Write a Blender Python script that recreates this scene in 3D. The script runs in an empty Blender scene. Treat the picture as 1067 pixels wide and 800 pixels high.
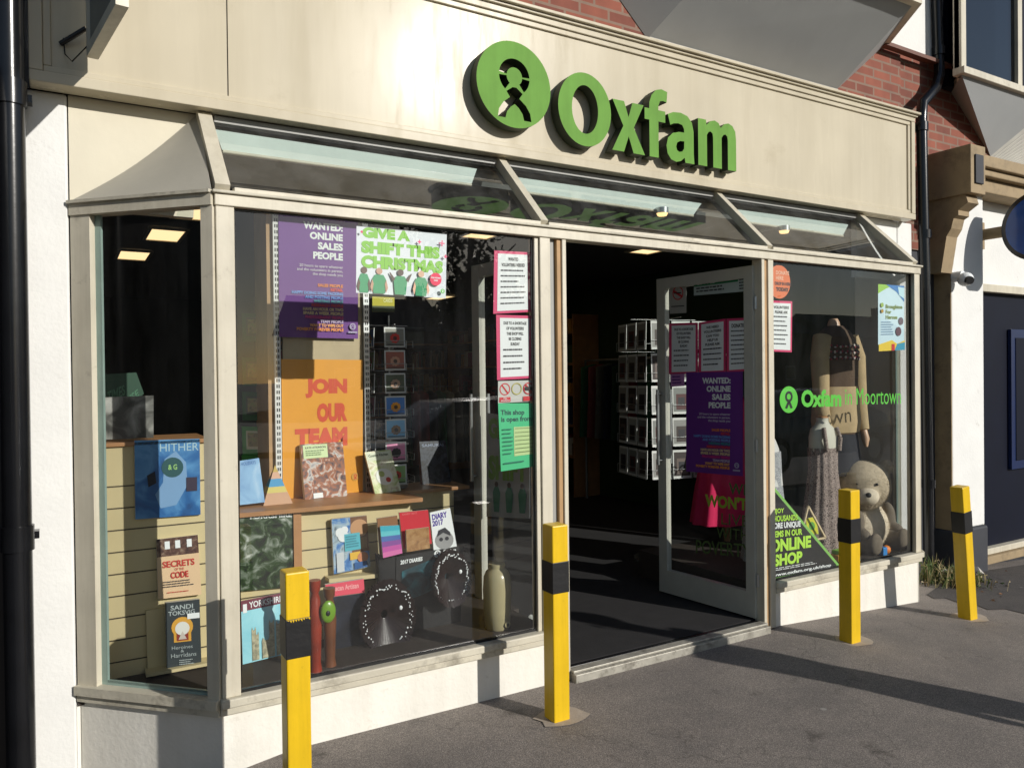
import bpy, bmesh, math, random
from mathutils import Vector
random.seed(7)
R = math.radians
scene = bpy.context.scene
COL = scene.collection

# ------------------------------------------------------------------ camera frame (measured from the photograph)
FPX = 797.7
CAM = Vector((-.636, -3.33, 1.55))
def basis(yaw, pitch, roll):
    y, p, r = R(yaw), R(pitch), R(roll)
    F = Vector((math.sin(y)*math.cos(p), math.cos(y)*math.cos(p), math.sin(p)))
    R0 = Vector((math.cos(y), -math.sin(y), 0)); U0 = R0.cross(F)
    return R0*math.cos(r)+U0*math.sin(r), -R0*math.sin(r)+U0*math.cos(r), F
RT, UP, FW = basis(30.384, -.51, -.651)
def ray(px, py): return FW + RT*((px-533.5)/FPX) - UP*((py-400)/FPX)
def at(px, py, Y):
    d = ray(px, py); return CAM + d*((Y-CAM.y)/d.y)
def atz(px, py, Z):
    d = ray(px, py); return CAM + d*((Z-CAM.z)/d.z)
def onplane(px, py, o, n):
    d = ray(px, py); return CAM + d*((Vector(o)-CAM).dot(n)/d.dot(n))

# ------------------------------------------------------------------ materials
def lin(c):
    return tuple((v/255/12.92) if v/255 <= .04045 else ((v/255+.055)/1.055)**2.4 for v in c)
MATS = {}
def newmat(name):
    m = bpy.data.materials.new(name); m.use_nodes = True
    nt = m.node_tree; b = nt.nodes['Principled BSDF']
    return m, nt, b
def coords(nt, scale=1.0):
    t = nt.nodes.new('ShaderNodeTexCoord'); return t.outputs['Object']
def noise(nt, co, scale, detail=4, rough=.55):
    n = nt.nodes.new('ShaderNodeTexNoise'); n.inputs['Scale'].default_value = scale
    n.inputs['Detail'].default_value = detail; n.inputs['Roughness'].default_value = rough
    nt.links.new(co, n.inputs['Vector']); return n.outputs['Fac']
def ramp(nt, fac, stops):
    r = nt.nodes.new('ShaderNodeValToRGB'); e = r.color_ramp.elements
    while len(e) < len(stops): e.new(.5)
    for i, (p, c) in enumerate(stops): e[i].position = p; e[i].color = (*c, 1)
    nt.links.new(fac, r.inputs['Fac']); return r.outputs['Color']
def bump(nt, b, h, strength=.2, dist=.01):
    n = nt.nodes.new('ShaderNodeBump'); n.inputs['Strength'].default_value = strength
    n.inputs['Distance'].default_value = dist
    nt.links.new(h, n.inputs['Height']); nt.links.new(n.outputs['Normal'], b.inputs['Normal'])
def mixc(nt, fac, a, b_, mode='MIX'):
    m = nt.nodes.new('ShaderNodeMix'); m.data_type = 'RGBA'; m.blend_type = mode
    for s, v in ((0, fac), (6, a), (7, b_)):
        if hasattr(v, 'links') or isinstance(v, bpy.types.NodeSocket): nt.links.new(v, m.inputs[s])
        elif s == 0: m.inputs[s].default_value = v
        else: m.inputs[s].default_value = (*v, 1)
    return m.outputs[2]
def paint(name, c, rough=.5, var=.12, scale=6, bmp=.08, bscale=60, metal=0, dirt=None, spec=None, coat=0, streak=0, sscale=9):
    """painted / plain surface: slight tone variation, optional dirt patches, fine bump"""
    if name in MATS: return MATS[name]
    m, nt, b = newmat(name); co = coords(nt)
    c = lin(c)
    f = noise(nt, co, scale)
    base = ramp(nt, f, [(.3, tuple(v*(1-var) for v in c)), (.7, tuple(min(1, v*(1+var*.5)) for v in c))])
    if dirt:
        dcol, dscale, lo, hi = dirt
        g = ramp(nt, noise(nt, co, dscale, 8, .7), [(lo, (0, 0, 0)), (hi, (1, 1, 1))])
        base = mixc(nt, g, base, lin(dcol))
    if streak:
        mp = nt.nodes.new('ShaderNodeMapping'); mp.inputs['Scale'].default_value = (1, 1, .06); nt.links.new(co, mp.inputs['Vector'])
        sr = ramp(nt, noise(nt, mp.outputs['Vector'], sscale, 6, .65), [(.42, (1, 1, 1)), (.72, (1-streak, 1-streak*1.08, 1-streak*1.25))])
        base = mixc(nt, 1.0, base, sr, 'MULTIPLY')
    nt.links.new(base, b.inputs['Base Color'])
    b.inputs['Roughness'].default_value = rough; b.inputs['Metallic'].default_value = metal
    if spec is not None: b.inputs['Specular IOR Level'].default_value = spec
    if coat: b.inputs['Coat Weight'].default_value = coat; b.inputs['Coat Roughness'].default_value = .12
    if bmp: bump(nt, b, noise(nt, co, bscale, 3), bmp, .004)
    MATS[name] = m; return m
def ink(c, rough=.55):
    """flat printed colour"""
    k = 'print_%d_%d_%d' % tuple(c)
    if k in MATS: return MATS[k]
    m, nt, b = newmat(k); co = coords(nt)
    l = lin(c)
    nt.links.new(ramp(nt, noise(nt, co, 9), [(.25, tuple(v*.93 for v in l)), (.75, l)]), b.inputs['Base Color'])
    b.inputs['Roughness'].default_value = rough
    MATS[k] = m; return m
def art(name, cols, scale=14, detail=5, dist=.6, rough=.4):
    """printed picture: noise run through a list of colours"""
    if name in MATS: return MATS[name]
    m, nt, b = newmat(name); co = coords(nt)
    n = nt.nodes.new('ShaderNodeTexNoise'); n.inputs['Scale'].default_value = scale
    n.inputs['Detail'].default_value = detail; n.inputs['Distortion'].default_value = dist
    nt.links.new(co, n.inputs['Vector'])
    k = len(cols)
    st = [(.3+.42*i/(k-1), lin(c)) for i, c in enumerate(cols)]
    nt.links.new(ramp(nt, n.outputs['Fac'], st), b.inputs['Base Color'])
    b.inputs['Roughness'].default_value = rough
    MATS[name] = m; return m
def emis(name, c, s):
    m, nt, b = newmat(name); b.inputs['Base Color'].default_value = (*lin(c), 1)
    b.inputs['Emission Color'].default_value = (*lin(c), 1); b.inputs['Emission Strength'].default_value = s
    return m
def glassmat(name, ior=1.72, tint=(.93, .96, .95), wav=.05, haze=0.0):
    m = bpy.data.materials.new(name); m.use_nodes = True; nt = m.node_tree; nt.nodes.clear()
    out = nt.nodes.new('ShaderNodeOutputMaterial'); mx = nt.nodes.new('ShaderNodeMixShader')
    lw = nt.nodes.new('ShaderNodeLayerWeight'); lw.inputs['Blend'].default_value = .5      # Schlick reflectance of a two-faced sheet, the same from both sides
    f0 = ior
    pw = nt.nodes.new('ShaderNodeMath'); pw.operation = 'POWER'; nt.links.new(lw.outputs['Facing'], pw.inputs[0]); pw.inputs[1].default_value = 5
    fr = nt.nodes.new('ShaderNodeMath'); fr.operation = 'MULTIPLY_ADD'; nt.links.new(pw.outputs[0], fr.inputs[0]); fr.inputs[1].default_value = 1-f0; fr.inputs[2].default_value = f0
    tr = nt.nodes.new('ShaderNodeBsdfTransparent'); tr.inputs['Color'].default_value = (*tint, 1)
    gl = nt.nodes.new('ShaderNodeBsdfGlossy'); gl.inputs['Roughness'].default_value = .0
    co = coords(nt); n = noise(nt, co, 1.3, 1)
    bp = nt.nodes.new('ShaderNodeBump'); bp.inputs['Strength'].default_value = wav; bp.inputs['Distance'].default_value = .02
    nt.links.new(n, bp.inputs['Height']); nt.links.new(bp.outputs['Normal'], gl.inputs['Normal'])
    nt.links.new(fr.outputs[0], mx.inputs[0]); nt.links.new(tr.outputs[0], mx.inputs[1]); nt.links.new(gl.outputs[0], mx.inputs[2])
    last = mx.outputs[0]
    if haze:     # thin film of dust and smears on the pane
        df = nt.nodes.new('ShaderNodeBsdfDiffuse'); df.inputs['Color'].default_value = (.7, .7, .68, 1)
        mp = nt.nodes.new('ShaderNodeMapping'); mp.inputs['Scale'].default_value = (3, 3, .8); nt.links.new(co, mp.inputs['Vector'])
        f = ramp(nt, noise(nt, mp.outputs['Vector'], 2.2, 8, .7), [(.35, (0, 0, 0)), (.8, (haze*2,)*3)])
        m2 = nt.nodes.new('ShaderNodeMixShader'); nt.links.new(f, m2.inputs[0]); nt.links.new(last, m2.inputs[1]); nt.links.new(df.outputs[0], m2.inputs[2])
        last = m2.outputs[0]
    nt.links.new(last, out.inputs['Surface']); return m

M_fascia = paint('fascia_cream_paint', (200, 191, 169), .15, .07, 1.6, .05, 9, dirt=((172, 160, 134), 2.3, .58, .9), spec=.085, streak=.10, sscale=5)
M_frame = paint('window_frame_paint', (206, 199, 180), .45, streak=.14, sscale=22, var=.12, scale=4, bmp=.15, bscale=40, dirt=((130, 120, 102), 9, .60, .86)) if True else paint('unused', (208, 201, 182), .45, .12, 4, .15, 40, dirt=((120, 110, 92), 9, .58, .85))
M_frame_d = paint('weathered_sill_paint', (196, 190, 172), .6, .15, 5, .4, 50, dirt=((96, 88, 74), 7, .52, .8))
M_white = paint('white_masonry_paint', (226, 226, 222), .75, .06, 4, .5, 45, dirt=((150, 145, 132), 6, .62, .9))
M_riser = paint('stall_riser_paint', (232, 229, 219), .7, streak=.08, var=.06, scale=5, bmp=.5, bscale=40, dirt=((156, 146, 128), 5, .60, .84)) if True else paint('unused', (224, 219, 205), .7, .08, 5, .5, 40, dirt=((140, 130, 112), 5, .58, .86))
M_cream = paint('cream_render_paint', (216, 209, 188), .7, .08, 3, .2, 30)
M_cheek = paint('lead_grey_paint', (172, 168, 156), .5, .1, 3, .2, 20)
M_black = paint('black_gloss_paint', (20, 21, 24), .22, .3, 6, .1, 20)
M_darkwall = paint('dark_blue_timber', (13, 14, 20), .35, .3, 5, .1, 20)
M_sidepost = paint('side_post_paint', (150, 150, 146), .5, .1, 5, .1, 30)  # plain grey for the recessed jamb strip and the upper beads
M_alu = paint('aluminium', (190, 192, 192), .32, .08, 12, .05, 80, metal=.85, dirt=((90, 90, 86), 14, .6, .9))
M_alud = paint('door_aluminium', (188, 186, 174), .42, .08, 8, .05, 60)
M_wood = paint('jamb_wood', (176, 140, 96), .6, .15, 8, .2, 40)
M_green = paint('sign_green', (108, 156, 68), .6, .12, 5, .06, 30, spec=.12, streak=.12, sscale=16)
M_signshade = paint('sign_edge_shade', (44, 54, 34), .6, .2, 6, .05, 30)  # near-black green puts the shade of the letter sides into their colour
M_yellow = paint('bollard_yellow', (224, 184, 26), .36, .07, 6, .14, 30, dirt=((120, 92, 34), 22, .62, .80), streak=.14, sscale=26)
M_tape = paint('bollard_black_tape', (20, 20, 22), .45, .3, 9, .3, 30, dirt=((70, 66, 60), 18, .6, .85))
M_timber = paint('shelf_timber', (176, 128, 84), .45, .18, 9, .05, 40)
M_slat = paint('slatwall_cream', (206, 190, 146), .5, .06, 4, .03, 40)
M_groove = ink((70, 60, 44))
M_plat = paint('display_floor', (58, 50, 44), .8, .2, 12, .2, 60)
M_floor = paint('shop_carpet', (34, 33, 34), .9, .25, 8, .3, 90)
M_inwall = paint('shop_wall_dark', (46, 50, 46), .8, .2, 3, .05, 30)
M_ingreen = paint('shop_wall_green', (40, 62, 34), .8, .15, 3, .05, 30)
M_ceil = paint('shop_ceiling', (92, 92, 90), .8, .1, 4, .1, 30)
M_blind = paint('roller_blind', (214, 224, 218), .7, .08, 5, .1, 40)
M_soffit = paint('grey_bay_paint', (158, 160, 160), .6, .08, 2, .1, 20)
M_stone = paint('beige_stone', (158, 138, 106), .75, .15, 4, .4, 25, dirt=((92, 80, 62), 6, .5, .85))
M_navy = paint('navy_panel', (10, 15, 32), .55, .15, 4, .05, 20, spec=.15)
M_plinth_shade = paint('plinth_and_wall_shade', (52, 54, 60), .7, .15, 6, .3, 40)
G_win = glassmat('window_glass', .085, (.96, .98, .97), wav=.03, haze=.010)
G_door = glassmat('door_glass', .08, wav=.02, haze=.008)
G_slope = glassmat('sloping_glass', .13, (.90, .95, .93), .03, haze=.04)
G_up = glassmat('upper_window_glass', .16, (.3, .36, .42), .05)

def streaky_gloss(m, lo, hi):
    nt = m.node_tree; b = nt.nodes['Principled BSDF']; co = coords(nt)
    mp = nt.nodes.new('ShaderNodeMapping'); mp.inputs['Scale'].default_value = (1, 1, .12); nt.links.new(co, mp.inputs['Vector'])
    mr = nt.nodes.new('ShaderNodeMapRange'); nt.links.new(noise(nt, mp.outputs['Vector'], 11, 6, .65), mr.inputs[0]); mr.inputs[1].default_value = .3; mr.inputs[2].default_value = .7
    mr.inputs[3].default_value = lo; mr.inputs[4].default_value = hi; nt.links.new(mr.outputs[0], b.inputs['Roughness'])
streaky_gloss(M_fascia, .13, .34)
def brickmat(name, c1, c2, mortar, sc=1.0):
    m, nt, b = newmat(name); co = coords(nt)
    mp = nt.nodes.new('ShaderNodeMapping'); mp.inputs['Rotation'].default_value = (R(90), 0, 0); nt.links.new(co, mp.inputs['Vector'])
    br = nt.nodes.new('ShaderNodeTexBrick'); br.inputs['Scale'].default_value = 1/sc
    br.inputs['Brick Width'].default_value = .225; br.inputs['Row Height'].default_value = .075; br.inputs['Mortar Size'].default_value = .009
    br.inputs['Color1'].default_value = (*lin(c1), 1); br.inputs['Color2'].default_value = (*lin(c2), 1); br.inputs['Mortar'].default_value = (*lin(mortar), 1)
    nt.links.new(mp.outputs['Vector'], br.inputs['Vector'])
    d = ramp(nt, noise(nt, co, 5, 6), [(.3, (.72, .7, .7)), (.7, (1.08, 1.05, 1.02))])
    nt.links.new(mixc(nt, 1.0, br.outputs['Color'], d, 'MULTIPLY'), b.inputs['Base Color'])
    b.inputs['Roughness'].default_value = .85; bump(nt, b, br.outputs['Fac'], -.5, .006)
    return m
M_brick = brickmat('red_brick', (148, 86, 68), (118, 68, 56), (134, 112, 98))
M_brickfar = brickmat('brown_brick', (96, 62, 50), (84, 54, 44), (96, 84, 74))

def asphalt(name, c, patch=True):
    m, nt, b = newmat(name); co = coords(nt)
    l = lin(c)
    fine = noise(nt, co, 240, 3, .7)
    base = ramp(nt, fine, [(.34, tuple(v*.45 for v in l)), (.52, l), (.68, tuple(min(1, v*1.9) for v in l)), (.76, tuple(min(1, v*3.2) for v in l))])
    med = ramp(nt, noise(nt, co, 2.2, 7, .65), [(.3, (.74, .74, .75)), (.7, (1.15, 1.13, 1.1))])
    base = mixc(nt, 1.0, base, med, 'MULTIPLY')
    stains = ramp(nt, noise(nt, co, 5.5, 5, .6), [(.63, (1, 1, 1)), (.74, (.55, .54, .53))])
    base = mixc(nt, 1.0, base, stains, 'MULTIPLY')
    vo = nt.nodes.new('ShaderNodeTexVoronoi'); vo.inputs['Scale'].default_value = 2.6; nt.links.new(co, vo.inputs['Vector'])
    gum = ramp(nt, vo.outputs['Distance'], [(.028, (1, 1, 1)), (.05, (0, 0, 0))]); base = mixc(nt, gum, base, lin((150, 146, 140)))
    v2 = nt.nodes.new('ShaderNodeTexVoronoi'); v2.feature = 'DISTANCE_TO_EDGE'; v2.inputs['Scale'].default_value = .42
    n2 = nt.nodes.new('ShaderNodeTexNoise'); n2.inputs['Scale'].default_value = 2.5; n2.inputs['Detail'].default_value = 8; nt.links.new(co, n2.inputs['Vector'])
    ad = nt.nodes.new('ShaderNodeVectorMath'); ad.operation = 'ADD'; nt.links.new(co, ad.inputs[0]); nt.links.new(n2.outputs['Color'], ad.inputs[1]); nt.links.new(ad.outputs[0], v2.inputs['Vector'])
    crk = ramp(nt, v2.outputs['Distance'], [(.0015, (.5, .5, .5)), (.004, (1, 1, 1))]); base = mixc(nt, .7, base, mixc(nt, 1.0, base, crk, 'MULTIPLY'))
    nt.links.new(base, b.inputs['Base Color']); b.inputs['Roughness'].default_value = .82
    bump(nt, b, noise(nt, co, 150, 5, .75), .55, .006)
    return m
M_asph = asphalt('pavement_asphalt', (129, 122, 116))
M_road = asphalt('road_asphalt', (86, 84, 84))

# ------------------------------------------------------------------ mesh builder
def tag(o, label=None, cat=None, group=None, kind=None):
    if label: o['label'] = label
    if cat: o['category'] = cat
    if group: o['group'] = group
    if kind: o['kind'] = kind
    return o
def wloc(o):
    v = Vector((0, 0, 0))
    while o: v += o.location; o = o.parent
    return v
def empty(name, loc, label, cat, group=None, kind=None):
    o = bpy.data.objects.new(name, None); COL.objects.link(o); o.location = loc; o.empty_display_size = .1
    return tag(o, label, cat, group, kind)
class MB:
    def __init__(s): s.v = []; s.f = []; s.m = []; s.mats = []; s.sm = []
    def mi(s, m):
        if m not in s.mats: s.mats.append(m)
        return s.mats.index(m)
    def poly(s, pts, m, smooth=False):
        k = len(s.v); s.v += [Vector(p) for p in pts]; s.f.append(tuple(range(k, k+len(pts)))); s.m.append(s.mi(m)); s.sm.append(smooth)
        return s
    def mesh(s, vs, fs, m, smooth=False):
        k = len(s.v); s.v += [Vector(p) for p in vs]; i = s.mi(m)
        for f in fs: s.f.append(tuple(a+k for a in f)); s.m.append(i); s.sm.append(smooth)
        return s
    def box(s, x0, x1, y0, y1, z0, z1, m):
        vs = [(x, y, z) for z in (z0, z1) for y in (y0, y1) for x in (x0, x1)]
        return s.mesh(vs, [(0, 2, 3, 1), (4, 5, 7, 6), (0, 1, 5, 4), (2, 6, 7, 3), (0, 4, 6, 2), (1, 3, 7, 5)], m)
    def prism(s, pts, off, m, mside=None):
        """closed outline pts (world), extruded by vector off"""
        off = Vector(off); n = len(pts); p = [Vector(q) for q in pts]; q = [a+off for a in p]
        s.mesh(p, [tuple(range(n))], m); s.mesh(q, [tuple(range(n-1, -1, -1))], m)
        for i in range(n):
            j = (i+1) % n; s.poly([p[j], p[i], q[i], q[j]], mside or m)
        return s
    def bar(s, a, b, w, d, m, up=(0, 0, 1)):
        """rectangular bar from a to b"""
        a = Vector(a); b = Vector(b); t = (b-a).normalized(); u = Vector(up)
        x = t.cross(u).normalized(); y = x.cross(t).normalized()
        p = [a+x*sx*w/2+y*sy*d/2 for sx, sy in ((-1, -1), (1, -1), (1, 1), (-1, 1))]
        return s.prism(p, b-a, m)
    def tube(s, path, r, m, n=10, cap=True):
        path = [Vector(p) for p in path]; rs = r if isinstance(r, (list, tuple)) else [r]*len(path)
        rings = []; prev = None
        for i, p in enumerate(path):
            t = (path[min(i+1, len(path)-1)]-path[max(i-1, 0)]).normalized()
            u = prev if prev and abs(prev.dot(t)) < .95 else (Vector((0, 0, 1)) if abs(t.z) < .9 else Vector((1, 0, 0)))
            x = t.cross(u).normalized(); y = x.cross(t).normalized(); prev = y
            rings.append([p+(x*math.cos(a)+y*math.sin(a))*rs[i] for a in (2*math.pi*k/n for k in range(n))])
        return s.loft(rings, m, cap)
    def loft(s, rings, m, cap=True, smooth=True):
        n = len(rings[0]); vs = [p for r in rings for p in r]; fs = []
        for i in range(len(rings)-1):
            for k in range(n):
                j = (k+1) % n; fs.append((i*n+k, i*n+j, (i+1)*n+j, (i+1)*n+k))
        s.mesh(vs, fs, m, smooth)
        if cap: s.mesh(rings[0], [tuple(range(n-1, -1, -1))], m); s.mesh(rings[-1], [tuple(range(n))], m)
        return s
    def body(s, secs, m, n=20, cap=True, wob=0, lobes=0):
        """stack of elliptical sections (x, y, z, rx, ry)"""
        rings = []
        for (x, y, z, rx, ry) in secs:
            rings.append([Vector((x+rx*(1+wob*math.sin(lobes*a))*math.cos(a), y+ry*(1+wob*math.sin(lobes*a))*math.sin(a), z)) for a in (2*math.pi*k/n for k in range(n))])
        return s.loft(rings, m, cap)
    def ball(s, c, r, m, n=14, k=9):
        c = Vector(c); r = r if isinstance(r, (tuple, list)) else (r, r, r)
        return s.body([(c.x, c.y, c.z-r[2]*math.cos(math.pi*i/k), r[0]*max(.01, math.sin(math.pi*i/k)), r[1]*max(.01, math.sin(math.pi*i/k))) for i in range(k+1)], m, n)
    def build(s, name, parent=None, bev=0, loc=None):
        me = bpy.data.meshes.new(name)
        lo = Vector((min(v.x for v in s.v), min(v.y for v in s.v), min(v.z for v in s.v))); hi = Vector((max(v.x for v in s.v), max(v.y for v in s.v), max(v.z for v in s.v)))
        org = Vector(loc) if loc else Vector(((lo.x+hi.x)/2, (lo.y+hi.y)/2, lo.z))
        me.from_pydata([tuple(v-org) for v in s.v], [], s.f)
        for m in s.mats: me.materials.append(m)
        me.polygons.foreach_set('material_index', s.m); me.polygons.foreach_set('use_smooth', s.sm); me.update()
        o = bpy.data.objects.new(name, me); COL.objects.link(o)
        if parent: o.parent = parent; o.location = org-wloc(parent)
        else: o.location = org
        if bev:
            b = o.modifiers.new('bevel', 'BEVEL'); b.width = bev; b.segments = 2; b.limit_method = 'ANGLE'; b.angle_limit = R(40)
        return o
def copy_tree(o, parent=None):
    c = o.copy(); COL.objects.link(c); c.parent = parent
    for ch in list(o.children): copy_tree(ch, c)
    return c

# ------------------------------------------------------------------ lettering
TXT = {}
def text2d(s, bold=0.0, sp=1.0, align='LEFT', line=1.0):
    k = (s, bold, sp, align, line)
    if k in TXT: return TXT[k]
    cu = bpy.data.curves.new('lettering', 'FONT'); cu.body = s; cu.size = 1; cu.offset = bold; cu.resolution_u = 3
    cu.space_character = sp; cu.align_x = align; cu.space_line = line
    o = bpy.data.objects.new('lettering', cu); COL.objects.link(o)
    dg = bpy.context.evaluated_depsgraph_get(); me = o.evaluated_get(dg).to_mesh()
    vs = [(v.co.x, v.co.y) for v in me.vertices]; fs = [tuple(p.vertices) for p in me.polygons]
    o.evaluated_get(dg).to_mesh_clear(); bpy.data.objects.remove(o); bpy.data.curves.remove(cu)
    x0 = min(v[0] for v in vs); x1 = max(v[0] for v in vs); y0 = min(v[1] for v in vs); y1 = max(v[1] for v in vs)
    vs = [((x-x0)/(x1-x0), (y1-y)/(y1-y0)) for x, y in vs]
    TXT[k] = (vs, fs); return TXT[k]
class Panel(MB):
    """flat printed thing given by its corners TL, TR, BR, BL; u right, v down; layers step 0.7 mm towards the viewer"""
    def __init__(s, c, m, thick=.002, edge=None, back=None):
        super().__init__(); s.c = [Vector(p) for p in c]
        tl, tr, br, bl = s.c; s.n = (tr-tl).cross(tl-bl).normalized()
        if s.n.dot(CAM-tl) < 0: s.n = -s.n
        s.k = 0; s.W = (tr-tl).length; s.H = (bl-tl).length
        q = [p-s.n*thick for p in s.c]; e = edge or m
        s.poly([s.c[0], s.c[3], s.c[2], s.c[1]], m); s.poly(q, back or e)
        for i in range(4):
            j = (i+1) % 4; s.poly([s.c[i], s.c[j], q[j], q[i]], e)
    def p(s, u, v, k=None):
        tl, tr, br, bl = s.c; k = s.k if k is None else k
        return (tl*(1-u)+tr*u)*(1-v)+(bl*(1-u)+br*u)*v+s.n*(.0007*k)
    def shape(s, uv, m): s.k += 1; return s.poly([s.p(u, v) for u, v in uv], m)
    def rect(s, u0, v0, u1, v1, m): return s.shape([(u0, v0), (u0, v1), (u1, v1), (u1, v0)], m)
    def circ(s, u, v, r, m, n=20, a0=0, a1=360):
        """r as a fraction of the height"""
        k = s.H/s.W; return s.shape([(u+r*k*math.cos(R(a0+(a1-a0)*i/n)), v+r*math.sin(R(a0+(a1-a0)*i/n))) for i in range(n)], m)
    def ring(s, u, v, r, w, m, n=24):
        s.k += 1; k = s.H/s.W
        for i in range(n):
            a, b = 2*math.pi*i/n, 2*math.pi*(i+1)/n
            s.poly([s.p(u+q*k*math.cos(t), v+q*math.sin(t)) for q, t in ((r, a), (r, b), (r-w, b), (r-w, a))], m)
        return s
    def text(s, st, u0, v0, u1, v1, m, bold=0.0, align='LEFT', line=1.0):
        s.k += 1; vs, fs = text2d(st, bold, 1, align, line)
        return s.mesh([s.p(u0+(u1-u0)*x, v0+(v1-v0)*y) for x, y in vs], fs, m)
    def lines(s, u0, v0, u1, v1, n, m, fill=.45, ragged=.3):
        """rows of print too small to read"""
        s.k += 1; h = (v1-v0)/n
        for i in range(n):
            v = v0+h*i; u = u0; end = u1-(u1-u0)*ragged*random.random()
            while u < end:
                w = (u1-u0)*random.uniform(.05, .16); e = min(u+w, end)
                s.poly([s.p(u, v), s.p(u, v+h*fill), s.p(e, v+h*fill), s.p(e, v)], m); u = e+(u1-u0)*.02
        return s
def pxp(pts, Y): return [at(x, y, Y) for x, y in pts]
def wall_quad(x0, x1, z0, z1, Y): return [(x0, Y, z1), (x1, Y, z1), (x1, Y, z0), (x0, Y, z0)]
WHITE, BLACK, DK = ink((232, 236, 236)), ink((16, 16, 18)), ink((48, 48, 54))
OXG = ink((80, 176, 52))

def emblem(P, u, v, r, disc, fig):
    """green disc with the open-headed figure"""
    P.circ(u, v, r, disc, 28)
    P.ring(u, v-r*.22, r*.42, r*.2, fig, 20); k = P.H/P.W
    P.k += 1
    for sx in (1, -1):
        P.poly([P.p(u+sx*a*r*k, v+b*r) for a, b in ((-.1, .16), (.12, .1), (.42, .62), (.2, .68))], fig)
    return P

# ================================================================== GROUND
GX = 3.3
def gz(x): return -.055-.14*max(0, .2-max(x, -3)) if x < GX else -.055-.056*(x-GX)
def ground(name, xs, y0, y1, m, dz=0, label=None):
    mb = MB()
    for a, b in zip(xs, xs[1:]):
        mb.poly([(a, y0, gz(min(a, 9))+dz), (b, y0, gz(min(b, 9))+dz), (b, y1, gz(min(b, 9))+dz), (a, y1, gz(min(a, 9))+dz)], m)
    o = mb.build(name); tag(o, kind='structure'); return o
ground('ground', [-400, -3, .2, 3.3, 9, 400], -400, 400, M_road, -.14)
ground('pavement', [-40, -3, .2, 3.3, 5, 7, 9, 60], -5.2, .6, M_asph)
mb = MB()
for a, b in ((-40, -3), (-3, .2), (.2, 3.3), (3.3, 9), (9, 60)):
    mb.mesh([(a, -5.32, gz(min(a, 9))+.004), (b, -5.32, gz(min(b, 9))+.004), (b, -5.2, gz(min(b, 9))+.004), (a, -5.2, gz(min(a, 9))+.004),
             (a, -5.32, gz(min(a, 9))-.16), (b, -5.32, gz(min(b, 9))-.16)], [(0, 1, 2, 3), (4, 5, 1, 0)], paint('kerb_stone', (150, 146, 138), .8))
tag(mb.build('kerb'), kind='structure')
ground('far_pavement', [-40, -3, .2, 3.3, 9, 60], -22, -14.2, M_asph, -.02)
mb = MB(); 
for i in range(-10, 14): mb.box(i*4, i*4+2, -9.9, -9.8, gz(9)-.1, gz(9)+.05, WHITE)
# worn concrete patch round the bollard feet
M_conc = paint('concrete_patch', (168, 156, 142), .85, .15, 14, .5, 70)

# ================================================================== SHOP ROOM
def struct(mb, name): return tag(mb.build(name), kind='structure')
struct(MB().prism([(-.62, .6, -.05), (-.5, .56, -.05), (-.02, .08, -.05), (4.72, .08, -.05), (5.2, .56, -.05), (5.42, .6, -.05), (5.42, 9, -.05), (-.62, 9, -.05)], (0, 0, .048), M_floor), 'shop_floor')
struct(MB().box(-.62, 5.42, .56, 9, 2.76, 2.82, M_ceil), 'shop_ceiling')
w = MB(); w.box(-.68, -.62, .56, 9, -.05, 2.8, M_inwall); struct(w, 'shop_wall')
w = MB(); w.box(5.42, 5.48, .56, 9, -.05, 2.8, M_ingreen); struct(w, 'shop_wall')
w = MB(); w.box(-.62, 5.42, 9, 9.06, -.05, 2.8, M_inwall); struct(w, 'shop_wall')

# ================================================================== SHOP FRONT (bay)
bay = empty('shopfront', (2.3, 0, -.05), 'cream framed shop front bay with large display windows and sloping top panes', 'shop front')
A = Vector((-.10, 0, 0)); B = Vector((-.6, .5, 0)); A2 = Vector((4.79, 0, 0)); B2 = Vector((5.29, .5, 0))
def vz(p, z, dy=0): return Vector((p.x, p.y+dy, z))
ZS, ZT = .234, 2.27
# stall risers
def riser(x0, x1, z0):
    m = MB(); m.box(x0, x1, .018, .16, z0, .162, M_riser); return m.build('stall_riser', bay, .006)
riser(-.085, 1.60, -.3); riser(3.235, 4.775, -.32)
def canted(P, Q, z0, z1, t, m, out=0):
    """slab standing on the line P-Q, thickness t going inwards"""
    d = (Q-P).normalized(); n = Vector((-d.y, d.x, 0))
    if n.y < 0: n = -n
    a = vz(P, z0)-n*out; b = vz(Q, z0)-n*out
    return [a, b, b+n*t, a+n*t], Vector((0, 0, z1-z0))
m = MB(); q, o = canted(A, B, -.4, .16, .12, M_riser, -.018); m.prism(q, o, M_riser); m.build('stall_riser', bay, .004)
m = MB(); q, o = canted(A2, B2, -.35, .16, .12, M_riser, -.018); m.prism(q, o, M_riser); m.build('stall_riser', bay, .004)
# sills
def sill(x0, x1):
    m = MB(); m.box(x0, x1, -.022, .06, .196, ZS, M_frame_d); m.box(x0, x1, -.006, .05, .163, .195, M_frame_d); return m.build('sill', bay, .006)
sill(-.095, 1.60); sill(3.235, 4.79)
for P, Q in ((A, B), (A2, B2)):
    m = MB(); q, o = canted(P, Q, .196, ZS, .07, M_frame_d, .022); m.prism(q, o, M_frame_d)
    q, o = canted(P, Q, .163, .195, .06, M_frame_d, .006); m.prism(q, o, M_frame_d); m.build('sill', bay, .004)
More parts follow.
